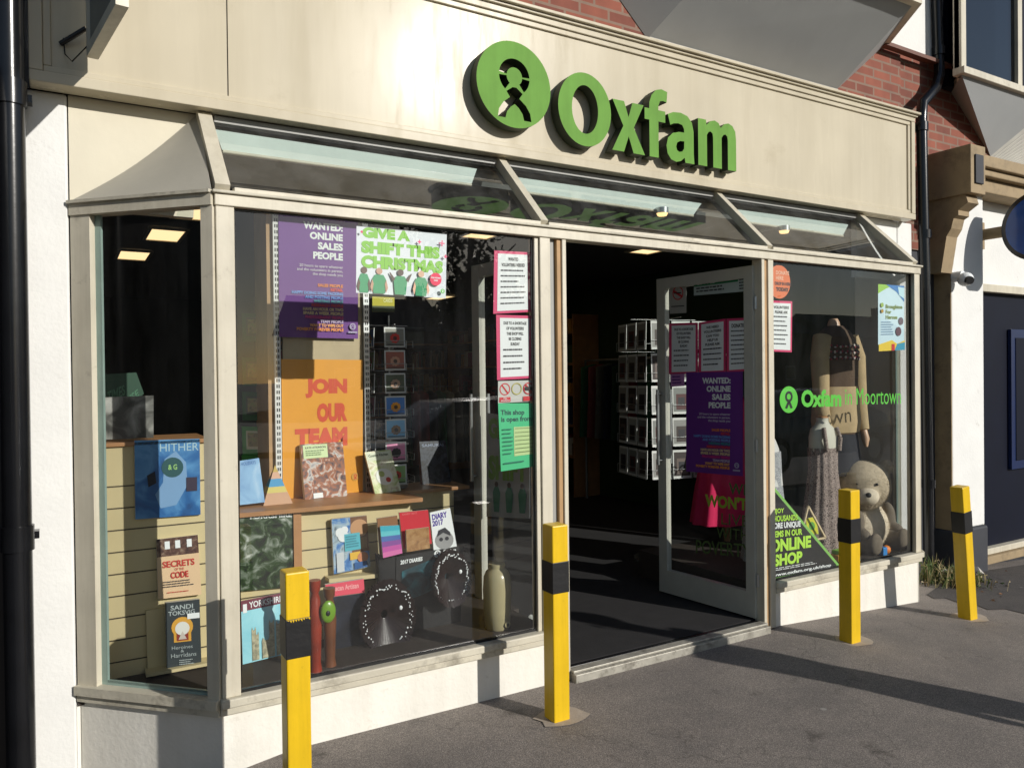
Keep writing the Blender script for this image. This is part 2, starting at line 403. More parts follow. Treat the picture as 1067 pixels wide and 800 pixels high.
# posts
def post(x0, x1, y0=0, y1=.07, z0=ZS, z1=ZT, m=M_frame, name='post'): return MB().box(x0, x1, y0, y1, z0, z1, m).build(name, bay, .004)
post(-.086, -.012); post(1.492, 1.556, z0=ZS); post(1.556, 1.602, .03, .08, -.05, ZT, M_sidepost); post(1.602, 1.628, .01, .08, -.05, ZT, M_wood); post(1.63, 1.656, 0, .08, -.05, ZT)
post(1.465, 1.49, .012, .07, ZS, ZT, M_frame, 'pane_bead')
post(3.13, 3.156, 0, .08, -.05, ZT); post(3.158, 3.186, .01, .08, -.05, ZT, M_wood); post(3.188, 3.236, 0, .07, -.05, ZT); post(4.725, 4.786)
def cpost(P, Q, s0, s1, m, z0=ZS, z1=ZT):
    d = (Q-P).normalized(); a = P+d*s0; b = P+d*s1; mb = MB(); q, o = canted(a, b, z0, z1, .06, m); mb.prism(q, o, m); return mb.build('post', bay, .003)
L = (B-A).length
for P, Q in ((A, B), (A2, B2)):
    cpost(P, Q, .0, .055, M_frame); cpost(P, Q, L-.10, L-.0, M_frame)
# transom rail
m = MB(); m.box(-.09, 4.79, -.008, .07, ZT, ZT+.048, M_frame); m.box(-.10, 4.80, -.022, .07, ZT+.049, ZT+.062, M_frame_d); m.build('transom_rail', bay, .004)
for P, Q in ((A, B), (A2, B2)):
    m = MB(); q, o = canted(P, Q, ZT, ZT+.048, .07, M_frame, .008); m.prism(q, o, M_frame); q, o = canted(P, Q, ZT+.049, ZT+.062, .07, M_frame_d, .022); m.prism(q, o, M_frame_d); m.build('transom_rail', bay, .003)
# window panes with black gasket
def pane(x0, x1):
    m = MB(); Y = .034
    g = .009
    for a in ((x0, x0+g, ZS, ZT), (x1-g, x1, ZS, ZT), (x0+g, x1-g, ZS, ZS+g+.004), (x0+g, x1-g, ZT-g, ZT)): m.box(a[0], a[1], Y-.006, Y+.006, a[2], a[3], M_black)
    fr = m.build('gasket', bay)
    MB().poly([(x0+g, Y, ZS+g), (x1-g, Y, ZS+g), (x1-g, Y, ZT-g), (x0+g, Y, ZT-g)], G_win).build('window_pane', bay)
pane(-.012, 1.465); pane(3.236, 4.725)
for P, Q in ((A, B), (A2, B2)):
    d = (Q-P).normalized(); n = Vector((-d.y, d.x, 0)); n = n if n.y > 0 else -n
    a = P+d*.055+n*.03; b = P+d*(L-.10)+n*.03
    mg = MB(); c_ = paint('pale_green_bead', (150, 172, 164), .5)
    for p0, p1, z0, z1 in ((b-d*.03, b, ZS, ZT), (a, b-d*.03, ZS, ZS+.02), (a, a+d*.012, ZS+.02, ZT)):
        mg.prism([vz(p0, z0), vz(p1, z0), vz(p1, z0)+n*.012, vz(p0, z0)+n*.012], (0, 0, z1-z0), c_)
    mg.build('pane_bead', bay)
    MB().poly([vz(a, ZS+.01), vz(b, ZS+.01), vz(b, ZT), vz(a, ZT)], G_win).build('window_pane', bay)
# sloping top panes
SY, SZ0, SZ1 = .49, ZT+.062, 2.79
def slope_bar(x, w=.045, x2=None):
    MB().bar((x, .02, SZ0+.01), (x if x2 is None else x2, SY+.0, SZ1+.01), w, .05, M_frame, (0, -.7, .7)).build('glazing_bar', bay, .004)
slope_bar(-.055, .06); slope_bar(1.525); slope_bar(3.212); slope_bar(4.745, .06)
for x0, x1 in ((-.01, 1.50), (1.55, 3.187), (3.237, 4.71)):
    mb = MB().poly([(x0, .03, SZ0), (x1, .03, SZ0), (x1, SY, SZ1-.01), (x0, SY, SZ1-.01)], G_slope); mb.build('sloping_pane', bay)
    MB().box(x0, x1, .0, .045, SZ0, SZ0+.02, M_frame).build('glazing_bead', bay, .002)
    mb = MB().bar((x0, SY-.02, SZ1-.02), (x1, SY-.02, SZ1-.02), .03, .03, M_sidepost); mb.build('glazing_bead', bay)
# side cheeks of the slope (solid, slightly flared)
for P, Q, sx, nm in ((A, B, 1, 0), (A2, B2, -1, 1)):
    top = Vector((-.075 if sx > 0 else 4.765, .497, 2.795))
    a = vz(P, SZ0); b = vz(Q, SZ0); mb = MB(); N = 10; outer = []; inner = []
    for i in range(N+1):
        t = i/N; c = b.lerp(top, t); c.z -= .035*math.sin(math.pi*t); c.y = .497
        outer.append(c); inner.append(a.lerp(top+Vector((.0, -.0, 0)), t))
    vs = outer+inner; fs = [(i, i+1, N+2+i, N+1+i) for i in range(N)]
    mb.mesh(vs, fs, M_cheek, True); mb.build('sloping_cheek', bay)
# threshold
m = MB(); Mth = paint('worn_threshold', (176, 172, 160), .5, .2, 14, .3, 50, metal=.3, dirt=((96, 90, 80), 12, .5, .75)); m.box(1.656, 3.13, -.05, .05, -.06, -.012, Mth); m.box(1.656, 3.13, -.028, .03, -.011, .002, Mth); m.box(1.656, 3.13, .051, .09, -.05, -.006, M_black); m.build('threshold', bay, .003)
# display platforms and blinds
MB().box(-.02, 1.60, .06, .5, .14, .2, M_plat).box(-.6, 1.60, .5, 1.25, .14, .2, M_plat).prism([(-.02, .1, .14), (-.02, .5, .14), (-.5, .5, .14)], (0, 0, .06), M_plat).build('display_platform', bay)
MB().box(3.24, 4.76, .06, 1.3, .14, .2, M_plat).box(4.76, 5.2, .5, 1.3, .14, .2, M_plat).prism([(4.76, .1, .14), (5.15, .5, .14), (4.76, .5, .14)], (0, 0, .06), M_plat).build('display_platform', bay)
MB().box(1.6, 1.64, .5, 1.25, .0, .2, M_plat).build('platform_end', bay); MB().box(3.2, 3.24, .06, 1.3, .0, .2, M_plat).build('platform_end', bay)
for pts, lab in (([(224, 135), (497, 176), (491, 193), (232, 158)], 'white rolled blind behind the sloping pane over the book window'),
            ([(533, 184), (731, 212), (722, 225), (541, 200)], 'white rolled blind behind the sloping pane over the doorway'),
            ([(766, 218), (884, 234), (878, 246), (772, 231)], 'white rolled blind behind the sloping pane over the clothes window')):
    q = pxp(pts, .43); mb = MB(); mb.prism(q, (0, .04, 0), M_blind); mb.tube([q[2], q[3]], .01, M_frame, 6)
    tag(mb.build('roller_blind', None, .004), lab, 'blind')
# bulkhead above the opening
struct(MB().box(-.6, 5.4, .6, .66, 2.66, 2.76, M_ceil), 'bulkhead_wall')

# ================================================================== FASCIA + BUILDING
bld = empty('shop_building', (2.3, .6, -.05), 'red brick shop building with cream fascia board and grey overhanging bay', 'building')
m = MB()
m.box(-.739, 5.373, .386, .498, 2.793, 2.84, M_fascia); m.box(-.739, 5.373, .386, .498, 3.585, 3.635, M_fascia)
m.box(-.739, -.69, .387, .498, 2.841, 3.584, M_fascia); m.box(5.325, 5.373, .387, .498, 2.841, 3.584, M_fascia)
m.box(-.689, 5.324, .398, .497, 2.841, 2.868, M_fascia); m.box(-.689, 5.324, .398, .497, 3.555, 3.584, M_fascia)
m.box(-.689, -.66, .399, .497, 2.869, 3.554, M_fascia); m.box(5.295, 5.324, .399, .497, 2.869, 3.554, M_fascia)
m.build('fascia_moulding', bld, .004)
xj = at(237, 50, .41).x
m = MB(); m.box(-.659, xj-.003, .412, .47, 2.869, 3.554, M_fascia); m.box(xj+.003, 5.294, .412, .47, 2.869, 3.554, M_fascia); m.box(xj-.003, xj+.003, .418, .47, 2.869, 3.554, M_groove)
m.build('fascia_panel', bld)
m = MB(); m.box(-.77, 5.40, .35, .56, 3.636, 3.655, M_fascia); m.box(-.75, 5.385, .37, .5, 3.62, 3.6355, M_fascia); m.build('fascia_cap', bld, .004)
# walls on either side of the bay
MB().box(-.775, -.605, .50, .9, -.5, 2.792, M_white).build('pilaster', bld, .01)
MB().prism([(-.60, .506, 2.31), (-.60, .506, 2.792), (-.07, .506, 2.792), (-.10, .506, 2.31)], (0, .05, 0), M_cream).build('wall', bld)
MB().box(-.604, -.52, .52, .7, -.5, .2, M_riser).build('wall', bld)
MB().box(5.30, 5.50, .50, .9, -.4, 2.792, M_white).build('pilaster', bld, .01)
MB().prism([(4.78, .506, 2.31), (4.78, .506, 2.792), (5.298, .506, 2.792), (5.298, .506, 2.31)], (0, .05, 0), M_white).build('wall', bld)
MB().box(-.775, 5.45, .56, .9, 3.64, 5.6, M_brick).box(5.45, 6.9, .58, .9, 2.6, 5.6, M_brick).box(5.5, 5.99, .6, .9, -.4, 2.6, M_plinth_shade).build('brick_wall', bld)  # lower strip by the downpipe is coloured dark in place of shade
MB().box(-.75, 5.45, .58, .8, 2.80, 3.64, M_inwall).build('wall_backing', bld)
# upper roughcast strip with timber sill line on the right
q = pxp([(905, -40), (1003, -40), (1003, 76), (925, 46), (880, 30)], .54)
MB().prism(q, (0, .03, 0), M_white).build('roughcast_panel', bld)
M_brown = paint('brown_timber', (104, 62, 46), .6, .2, 6)
MB().bar(at(920, 46, .5), at(1003, 75, .5), .06, .03, M_brown).build('timber_sill', bld)
# overhanging bay (grey, tapering down to the wall)
a0, b0 = at(676, 38, .55), at(869, 96, .55)
zb = 3.755
P0, P1 = Vector((2.70, .555, zb)), Vector((4.60, .555, zb))
T0 = Vector((2.36, -.05, 3.66)); 
t0, t1 = at(699, 0, .0), at(957, 13, -.02)
zt = t1.z+.02
d0 = (t0-P0)/(t0.z-P0.z) if abs(t0.z-P0.z) > .1 else Vector((-.3, -.5, 1))
F0 = Vector((2.95, .02, zt+.02)); F1 = Vector((t1.x-.05, .0, zt+.02)); W0 = Vector((2.2, .555, zt+.02)); W1 = Vector((5.18, .555, zt+.02))
m = MB()
m.poly([P0, P1, F1, F0], M_soffit); m.poly([W0, P0, F0], M_soffit); m.poly([P1, W1, F1], M_soffit)
m.build('bay_soffit', bld)
m = MB(); h = Vector((0, 0, 1.2))
for a, b in ((W0, F0), (F0, F1), (F1, W1)): m.poly([a, b, b+h, a+h], M_cream)
m.build('bay_wall', bld)
m = MB(); o_ = [Vector((W0.x-.05, .55, W0.z)), Vector((F0.x-.03, F0.y-.06, W0.z)), Vector((F1.x+.03, F1.y-.06, W0.z)), Vector((W1.x+.05, .55, W0.z))]
m.prism(o_, (0, 0, .05), M_frame); m.build('bay_ledge', bld, .004)
# lead line at the foot of the bay
MB().bar(P0+Vector((0, -.01, -.01)), P1+Vector((0, -.01, -.01)), .03, .03, M_cheek).build('lead_flashing', bld)
m = MB()
for k in range(3):
    x0 = 3.15+k*.75; m.box(x0, x0+.62, F0.y-.012, F0.y+.01, W0.z+.2, W0.z+1.1, G_up)
m.build('bay_window', bld)

# ---- shop sign: emblem disc and raised letters
sign = empty('shop_sign', (2.3, .41, 2.95), 'raised green word sign with round figure emblem on the cream fascia', 'sign')
YF, YB = .325, .400
def ring2(cx, cz, rx, rz, n=40, a0=0, a1=360):
    return [(cx+rx*math.cos(R(a0+(a1-a0)*i/n)), cz+rz*math.sin(R(a0+(a1-a0)*i/n))) for i in range(n if a1-a0 == 360 else n+1)]
def solid2d(outers, name, mat=M_green, yf=YF, yb=YB, smooth=0, offset=0.0):
    """closed 2D outlines (holes = outlines inside others) -> filled, extruded letter; front green, sides coloured dark as shade"""
    cu = bpy.data.curves.new('outline', 'CURVE'); cu.dimensions = '2D'; cu.fill_mode = 'BOTH'; cu.extrude = (yb-yf)/2; cu.offset = offset
    for pts in outers:
        sp = cu.splines.new('POLY'); sp.points.add(len(pts)-1)
        for i, (x, z) in enumerate(pts): sp.points[i].co = (x, z, 0, 1)
        sp.use_cyclic_u = True
    ob = bpy.data.objects.new('outline', cu); COL.objects.link(ob)
    dg = bpy.context.evaluated_depsgraph_get(); me = ob.evaluated_get(dg).to_mesh()
    mb = MB(); ym = (yf+yb)/2
    for p in me.polygons:
        vs = [Vector((me.vertices[i].co.x, ym-me.vertices[i].co.z, me.vertices[i].co.y)) for i in p.vertices]
        nn = (vs[1]-vs[0]).cross(vs[2]-vs[0]); nn.normalize(); mb.poly(vs, mat if abs(nn.y) > .7 else M_signshade)
    ob.evaluated_get(dg).to_mesh_clear(); bpy.data.objects.remove(ob); bpy.data.curves.remove(cu)
    return mb.build(name, sign)
ex, ez, er = 1.545, 3.168, .238
def arc_band(cx, cz, r0, r1, a0, a1, n=14):
    return [(cx+r1*math.cos(R(a0+(a1-a0)*i/n)), cz+r1*math.sin(R(a0+(a1-a0)*i/n))) for i in range(n+1)] + [(cx+r0*math.cos(R(a1-(a1-a0)*i/n)), cz+r0*math.sin(R(a1-(a1-a0)*i/n))) for i in range(n+1)]
hx, hz = ex+.0, ez+.045
fig = [arc_band(hx, hz, .050, .098, 4, 172, 20), arc_band(hx, hz, .050, .098, 182, 232), arc_band(hx, hz, .050, .098, 308, 356),
       [(hx-.052, hz-.088), (hx-.012, hz-.060), (hx+.012, hz-.060), (hx+.052, hz-.088), (hx+.030, hz-.118), (hx+.072, hz-.150), (hx+.100, hz-.190), (hx+.108, hz-.235), (hx+.060, hz-.235), (hx+.050, hz-.200), (hx+.026, hz-.170),
        (hx, hz-.152), (hx-.026, hz-.170), (hx-.050, hz-.200), (hx-.060, hz-.235), (hx-.108, hz-.235), (hx-.100, hz-.190), (hx-.072, hz-.150), (hx-.030, hz-.118)]]
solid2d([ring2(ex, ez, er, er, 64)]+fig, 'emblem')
# letters (x in metres, z in metres): traced as outlines
bz, xh, ch = 2.93, .295, .41
bz = 2.925
S = 1.0
def letter_O():
    return [ring2(2.008, bz+.185, .198, .215, 48), ring2(2.008, bz+.185, .098, .142, 48)]
def tslice(x): return x
x0 = 2.225
def letter_x():
    w = .26; t = .092; h = xh; a = x0; 
    return [[(a, bz), (a+t, bz), (a+w/2, bz+h*.32), (a+w-t, bz), (a+w, bz), (a+w*.66, bz+h*.51), (a+w-.008, bz+h), (a+w-t-.006, bz+h), (a+w/2, bz+h*.70), (a+t+.004, bz+h), (a+.006, bz+h), (a+w*.34, bz+h*.51)]]
def letter_f():
    a = 2.505; t = .088
    hook = [(a+.045+t, bz+xh+.02)]
    pts = [(a+.045, bz), (a+.045+t, bz), (a+.045+t, bz+xh-.07), (a+.20, bz+xh-.07), (a+.20, bz+xh), (a+.045+t, bz+xh), (a+.045+t, bz+xh+.025), (a+.15, bz+xh+.058), (a+.18, bz+xh+.064), (a+.215, bz+xh+.058),
           (a+.222, bz+xh+.125), (a+.165, bz+xh+.135), (a+.11, bz+xh+.122), (a+.068, bz+xh+.085), (a+.047, bz+xh+.04), (a+.045, bz+xh), (a, bz+xh), (a, bz+xh-.07), (a+.045, bz+xh-.07)]
    return [pts]
def letter_a():
    a = 2.700; s = .085
    out = [(a+.245, bz), (a+.165, bz), (a+.158, bz+.030), (a+.125, bz+.006), (a+.085, bz-.004), (a+.04, bz+.006), (a+.01, bz+.038), (a, bz+.085), (a+.014, bz+.135), (a+.055, bz+.168), (a+.11, bz+.182), (a+.156, bz+.184),
           (a+.155, bz+.205), (a+.14, bz+.228), (a+.105, bz+.234), (a+.065, bz+.228), (a+.035, bz+.215), (a+.014, bz+.278), (a+.06, bz+.296), (a+.125, bz+.302), (a+.185, bz+.29), (a+.225, bz+.255), (a+.240, bz+.20), (a+.240, bz+.06)]
    inn = [(a+.156, bz+.130), (a+.12, bz+.128), (a+.093, bz+.115), (a+.084, bz+.09), (a+.092, bz+.068), (a+.112, bz+.060), (a+.138, bz+.066), (a+.154, bz+.085)]
    return [out, inn]
def letter_m():
    a = 2.975; t = .086
    return [[(a, bz), (a+t, bz), (a+t, bz+.20), (a+.105, bz+.222), (a+.125, bz+.226), (a+.143, bz+.215), (a+.148, bz+.19), (a+.148, bz), (a+.148+t, bz), (a+.148+t, bz+.20), (a+.255, bz+.222), (a+.275, bz+.226), (a+.292, bz+.215), (a+.297, bz+.19),
             (a+.297, bz), (a+.297+t, bz), (a+.297+t, bz+.205), (a+.375, bz+.258), (a+.347, bz+.29), (a+.305, bz+.302), (a+.262, bz+.292), (a+.226, bz+.262), (a+.205, bz+.29), (a+.165, bz+.302), (a+.122, bz+.292), (a+.082, bz+.262), (a+.078, bz+xh), (a, bz+xh)]]
def fitx(outl, X0, X1, Z0=None, Z1=None):
    xs = [p[0] for o in outl for p in o]; zs = [p[1] for o in outl for p in o]; a, b = min(xs), max(xs); c, d = min(zs), max(zs)
    Z0 = c if Z0 is None else Z0; Z1 = d if Z1 is None else Z1
    return [[(X0+(p[0]-a)/(b-a)*(X1-X0), Z0+(p[1]-c)/(d-c)*(Z1-Z0)) for p in o] for o in outl]
LB = 2.905
for f, nm, X0, X1, Z0, Z1 in ((letter_O, 'letter', 1.835, 2.215, LB-.008, LB+.42), (letter_x, 'letter', 2.222, 2.475, LB, LB+.305), (letter_f, 'letter', 2.475, 2.66, LB, LB+.43),
                 (letter_a, 'letter', 2.650, 2.885, LB-.006, LB+.31), (letter_m, 'letter', 2.92, 3.262, LB, LB+.308)):
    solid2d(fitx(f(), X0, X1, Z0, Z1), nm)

# ---- projecting sign on the left end of the fascia
ps = empty('projecting_sign', (-.50, .1, 2.90), 'grey box sign projecting from the fascia end on a thin bracket arm', 'sign')
sa, sb = Vector((-.528, .33, 0)), Vector((-.450, -.235, 0)); sd_ = (sb-sa).normalized(); sn_ = Vector((.99, .13, 0))
def sslab(s0, s1, t0, t1, z0, z1, m):
    p, q = sa+sd_*s0+sn_*t0, sa+sd_*s1+sn_*t0; return MB().prism([vz(p, z0), vz(q, z0), vz(q, z0)+sn_*(t1-t0), vz(p, z0)+sn_*(t1-t0)], (0, 0, z1-z0), m)
SL = (sb-sa).length
sslab(.03, SL-.03, .006, .034, 2.95, 3.75, paint('sign_grey_panel', (120, 120, 112), .5)).build('sign_box', ps)
m = sslab(0, SL, -.004, .04, 2.905, 2.949, M_frame)
for a_, b_ in ((0, .029), (SL-.029, SL)): q = sslab(a_, b_, -.004, .04, 2.95, 3.75, M_frame); m.mesh(q.v, q.f, M_frame)
m.build('sign_frame', ps, .002)
MB().tube([at(63, 46, .40), (-.53, .34, 3.03)], .011, M_black, 8).build('bracket_arm', ps)
p0 = at(66, 40, .40)
MB().tube([p0, p0+Vector((.005, -.01, -.07)), p0+Vector((.03, -.05, -.11)), Vector((-.52, .32, 2.96))], .003, M_black, 6).build('cable', ps)

# ================================================================== LEFT DARK NEIGHBOUR
ln = empty('dark_shopfront', (-1.9, .4, -.05), 'near black timber shop front at the left edge beside the white pilaster', 'shop front')
m = MB(); m.box(-4, -.78, .47, .9, -.6, 6, M_darkwall)
m.build('timber_wall', ln)
MB().box(-3.6, -1.12, -.35, .46, -.6, 2.9, M_darkwall).build('unseen_dark_bay', ln, .01)  # unseen dark bay, added so the angled side pane mirrors something dark
MB().box(-1.119, -1.112, -.30, .40, .5, 2.5, M_black).build('side_panel', ln)  # black side of the added bay, facing the side pane
MB().box(-.78, -.741, .5, .9, 2.795, 6, M_darkwall).build('edge_board', ln)
m = MB(); m.box(-3.5, -1.2, -.37, -.351, .5, 2.4, M_navy); m.build('unseen_bay_board', ln, .01)  # front board of the added unseen bay
dp = empty('drainpipe', (-.81, .36, -.05), 'thick black drainpipe beside the white pilaster at the left edge', 'drainpipe')
MB().tube([(-.805, .37, -.1), (-.805, .37, 5.5)], .052, M_black, 20).build('pipe', dp)
for z in (.92, 2.72, 4.5):
    m = MB(); m.tube([(-.805, .37, z-.05), (-.805, .37, z+.05)], .060, M_black, 20); m.box(-.88, -.73, .40, .46, z-.015, z+.015, M_black); m.build('collar', dp)

# ================================================================== RIGHT DOWNPIPE + NEIGHBOUR
dp = empty('drainpipe', (5.56, .44, -.2), 'slim black downpipe with an offset bend between the two shop fronts', 'drainpipe')
def P(x, y, Y): return at(x, y, Y)
path = [P(968, 655, .45)]
path = [Vector((P(968, 590, .44).x, .44, -.22)), P(962, 300, .44), P(960, 125, .44), P(961, 108, .44), P(975, 92, .46), P(979, 78, .48), P(978, 60, .5), P(975, -30, .5)]
path[1].x = path[0].x*.5+path[2].x*.5
MB().tube(path, .043, M_black, 14).build('pipe', dp)
for k_, z in ((2, path[2].z-.06), (0, .62), (7, path[6].z+.05), (1, 2.7)): m = MB(); q_ = path[k_]; q_ = Vector((q_.x, path[6].y if k_ == 7 else .44, z)); q_.x = path[6].x if k_ == 7 else q_.x; m.tube([q_-Vector((0, 0, .035)), q_+Vector((0, 0, .035))], .053, M_black, 14); m.build('collar', dp)

nb = empty('neighbouring_shopfront', (7.2, .5, -.2), 'white and navy shop front with beige stone cornice at the right edge', 'shop front')
MB().box(5.99, 6.49, .452, .9, .18, 3.12, M_white).build('pilaster', nb, .01)
MB().box(5.978, 5.9895, .454, .62, .18, 2.55, M_stone).build('pilaster_side', nb)
MB().box(5.96, 6.50, .425, .9, -.45, .179, M_plinth_shade).build('plinth', nb, .02)
MB().box(6.491, 9.5, .56, .9, 2.36, 3.12, M_white).build('wall', nb)
m = MB(); m.box(6.50, 6.57, .50, .62, -.12, 2.35, M_frame); m.box(6.571, 9.5, .50, .62, 2.28, 2.35, M_frame); m.box(6.50, 9.5, .47, .66, -.20, -.13, M_stone); m.box(6.571, 9.5, .505, .6, -.125, -.07, M_frame); m.build('window_frame', nb, .005)
MB().box(6.571, 9.5, .57, .6, -.07, 2.28, M_navy).build('navy_panel', nb)
m = MB(); x_ = 7.12; m.box(x_, x_+.9, .535, .569, .62, 1.95, paint('blue_frame', (14, 34, 76), .35)); m.box(x_+.07, x_+.9, .528, .534, .70, 1.87, M_navy); m.build('cash_panel', nb, .01)
m = MB(); c = ink((80, 190, 220))
for i, z in enumerate((1.62, 1.40)): m.box(x_+.24, x_+.6, .524, .527, z, z+.05, c)
m.build('panel_label', nb)
# cornice, console
m = MB(); m.box(5.86, 9.5, .26, .6, 3.30, 3.40, M_stone); m.box(5.90, 9.5, .30, .6, 3.24, 3.299, M_stone); m.box(5.94, 9.5, .36, .6, 3.12, 3.239, M_stone); m.build('cornice', nb, .01)
m = MB(); m.box(5.80, 6.02, .18, .56, 3.02, 3.42, M_stone); m.box(5.85, 5.97, .165, .179, 3.10, 3.34, M_plinth_shade); m.build('console_block', nb, .01)
m = MB()
prof = [(.56, 3.019), (.24, 3.019), (.22, 2.95), (.30, 2.90), (.30, 2.86), (.34, 2.84), (.36, 2.76), (.40, 2.70), (.43, 2.52), (.45, 2.40), (.56, 2.40)]
m.prism([(5.83, y, z) for y, z in prof], (.16, 0, 0), M_stone); m.build('console_bracket', nb, .008)
# security camera on the white pilaster
c = at(1006, 291, .35)
sc_ = empty('security_camera', (c.x, .45, c.z), 'small white dome security camera on the white pilaster', 'camera')
m = MB(); m.ball((c.x, .35, c.z), (.065, .065, .06), WHITE); m.tube([(c.x, .45, c.z+.03), (c.x, .37, c.z+.03)], .045, WHITE, 16); m.build('housing', sc_)
m = MB(); m.tube([(c.x-.03, .31, c.z-.012), (c.x-.045, .285, c.z-.02)], .034, BLACK, 14); m.build('lens', sc_)
# round blue projecting sign
rs = empty('round_sign', (6.6, .1, 2.85), 'round dark blue sign in a black rim projecting from the neighbouring shop', 'sign')
cz = at(1075, 236, .05); cc = Vector((6.56, .02, 2.83)); cc = at(1086, 235, .02)
def disc(c, r, x0, x1, m, mb, n=48):
    ring = [Vector((0, r*math.cos(2*math.pi*i/n), r*math.sin(2*math.pi*i/n))) for i in range(n)]
    mb.loft([[c+Vector((x0, 0, 0))+p for p in ring], [c+Vector((x1, 0, 0))+p for p in ring]], m, True, False); return mb
disc(cc, .30, -.06, .06, M_black, MB()).build('rim', rs, .01)
disc(cc, .262, -.066, -.0605, paint('sign_blue', (16, 74, 150), .12, .2, 5, 0), MB()).build('face', rs)
m = MB(); m.tube([(cc.x, .30, cc.z), (cc.x, .56, cc.z)], .05, M_stone, 14); m.box(cc.x-.07, cc.x+.07, .53, .558, cc.z-.12, cc.z+.12, M_stone); m.build('bracket', rs)
# upper right oriel
orl = empty('bay_window', (7.0, .3, 3.6), 'grey boarded upstairs bay with blue tinted window at the top right corner', 'bay window')
m = MB()
Pw = at(1032, 163, .575); e0 = at(984, 82, .575); e1 = at(1002, 78, .10); e2 = at(1075, 68, .08); e3 = at(1085, 175, .3)
zt2 = e1.z
e0 = Vector((6.05, .575, zt2)); e1 = at(1002, 78, .30); zt2 = e1.z; e0 = Vector((6.22, .575, zt2)); e2 = Vector((9.2, .30, zt2)); Pw2 = Vector((8.6, .575, Pw.z))
ek = at(1096, 66, .30); ek.y = .30; ek.z = zt2
m.poly([e0, Pw, e1], M_soffit); m.poly([Pw, ek, e1], M_soffit); m.poly([Pw, Pw2, e2, ek], paint('pale_boarded_soffit', (196, 194, 186), .6))
for k in range(1, 12):
    a_ = Pw.lerp(Pw2, k*.03); b_ = ek.lerp(e2, k*.06); m.bar(a_-Vector((0, .004, .002)), b_-Vector((0, .004, .002)), .008, .006, M_cheek)
m.build('soffit', orl)
m = MB(); m.box(e1.x-.03, 9.2, .26, .36, zt2, zt2+.06, M_frame); m.prism([e0, e1, e1+Vector((.04, .06, 0)), e0+Vector((.08, 0, 0))], (0, 0, .06), M_frame); m.build('sill', orl, .005)
m = MB(); m.box(e1.x, e1.x+.07, .30, .37, zt2+.061, zt2+1.5, M_frame); m.box(e1.x+.9, e1.x+.97, .30, .37, zt2+.061, zt2+1.5, M_frame); m.build('window_frame', orl)
m = MB(); m.box(e1.x+.071, e1.x+.899, .33, .34, zt2+.061, zt2+1.5, G_up); m.build('window_pane', orl)
m = MB(); m.prism([e0+Vector((0, 0, .061)), e1+Vector((0, .02, .061)), e1+Vector((0, .06, .061)), e0+Vector((.05, .0, .061))], (0, 0, 1.4), paint('cool_grey_paint', (150, 156, 170), .6)); m.build('side_panel', orl)
MB().box(e1.x+.15, 9.2, .5, .57, zt2, zt2+1.5, M_navy).build('room_blind', orl)

# ================================================================== BOLLARDS
def bollard_make(w=.088, h=.915):
    t = empty('bollard', (0, 0, 0), 'x', 'bollard', 'yellow bollards in front of the shop')
    b = MB().box(-w/2, w/2, -w/2, w/2, -.12, h, M_yellow).build('post', t, .006, loc=(0, 0, 0))
    e = .0022
    m = MB()
    n = 6; pts_t = []; z0, z1 = .60, .745
    m.box(-w/2-e, w/2+e, -w/2-e, w/2+e, z0, z1, M_tape)
    m.build('tape_band', t, .002, loc=(0, 0, 0))
    return t
proto = bollard_make()
feet = [((.095, -.47), 'nearest yellow bollard with chipped black band before the book window', 2, 0), ((1.345, -.335), 'yellow bollard between the book window and the doorway', 0, 0),
        ((3.43, -.385), 'yellow bollard in front of the clothes window', 0, 0), ((4.675, -.395), 'leaning yellow bollard at the far end by the downpipe', 0, -5.6)]
for i, ((x, y), lab, rz, lean) in enumerate(feet):
    o = proto if i == 0 else copy_tree(proto)
    o.location = (x, y, gz(x)); o.rotation_euler = (0, R(lean), R((0, 0, 0, 0)[i])); o['label'] = lab
    # concrete collar in the pavement
    m = MB(); n = 14; ring = []
    for k in range(n):
        a = 2*math.pi*k/n; rr = .10*(1+.35*random.random()); ring.append((x+.03+rr*math.cos(a)*1.1, y+rr*math.sin(a)*.9, gz(x)+.004-.056*max(0, rr*math.cos(a)) if x > GX else gz(x)+.004))
    m.poly(ring, M_conc); c_ = m.build('concrete_patch'); tag(c_, kind='structure')
# paint chips on the nearest bollard's band
m = MB()
for k in range(9):
    cx = -.042+k*.0095; hh = random.uniform(.003, .012)
    m.poly([(.095+cx, -.5175, .743+gz(.1)), (.095+cx+.009, -.5175, .743+gz(.1)), (.095+cx+random.uniform(0.004, .009), -.5175, .743+gz(.1)-hh)], M_yellow)
m.build('chipped_paint', proto)

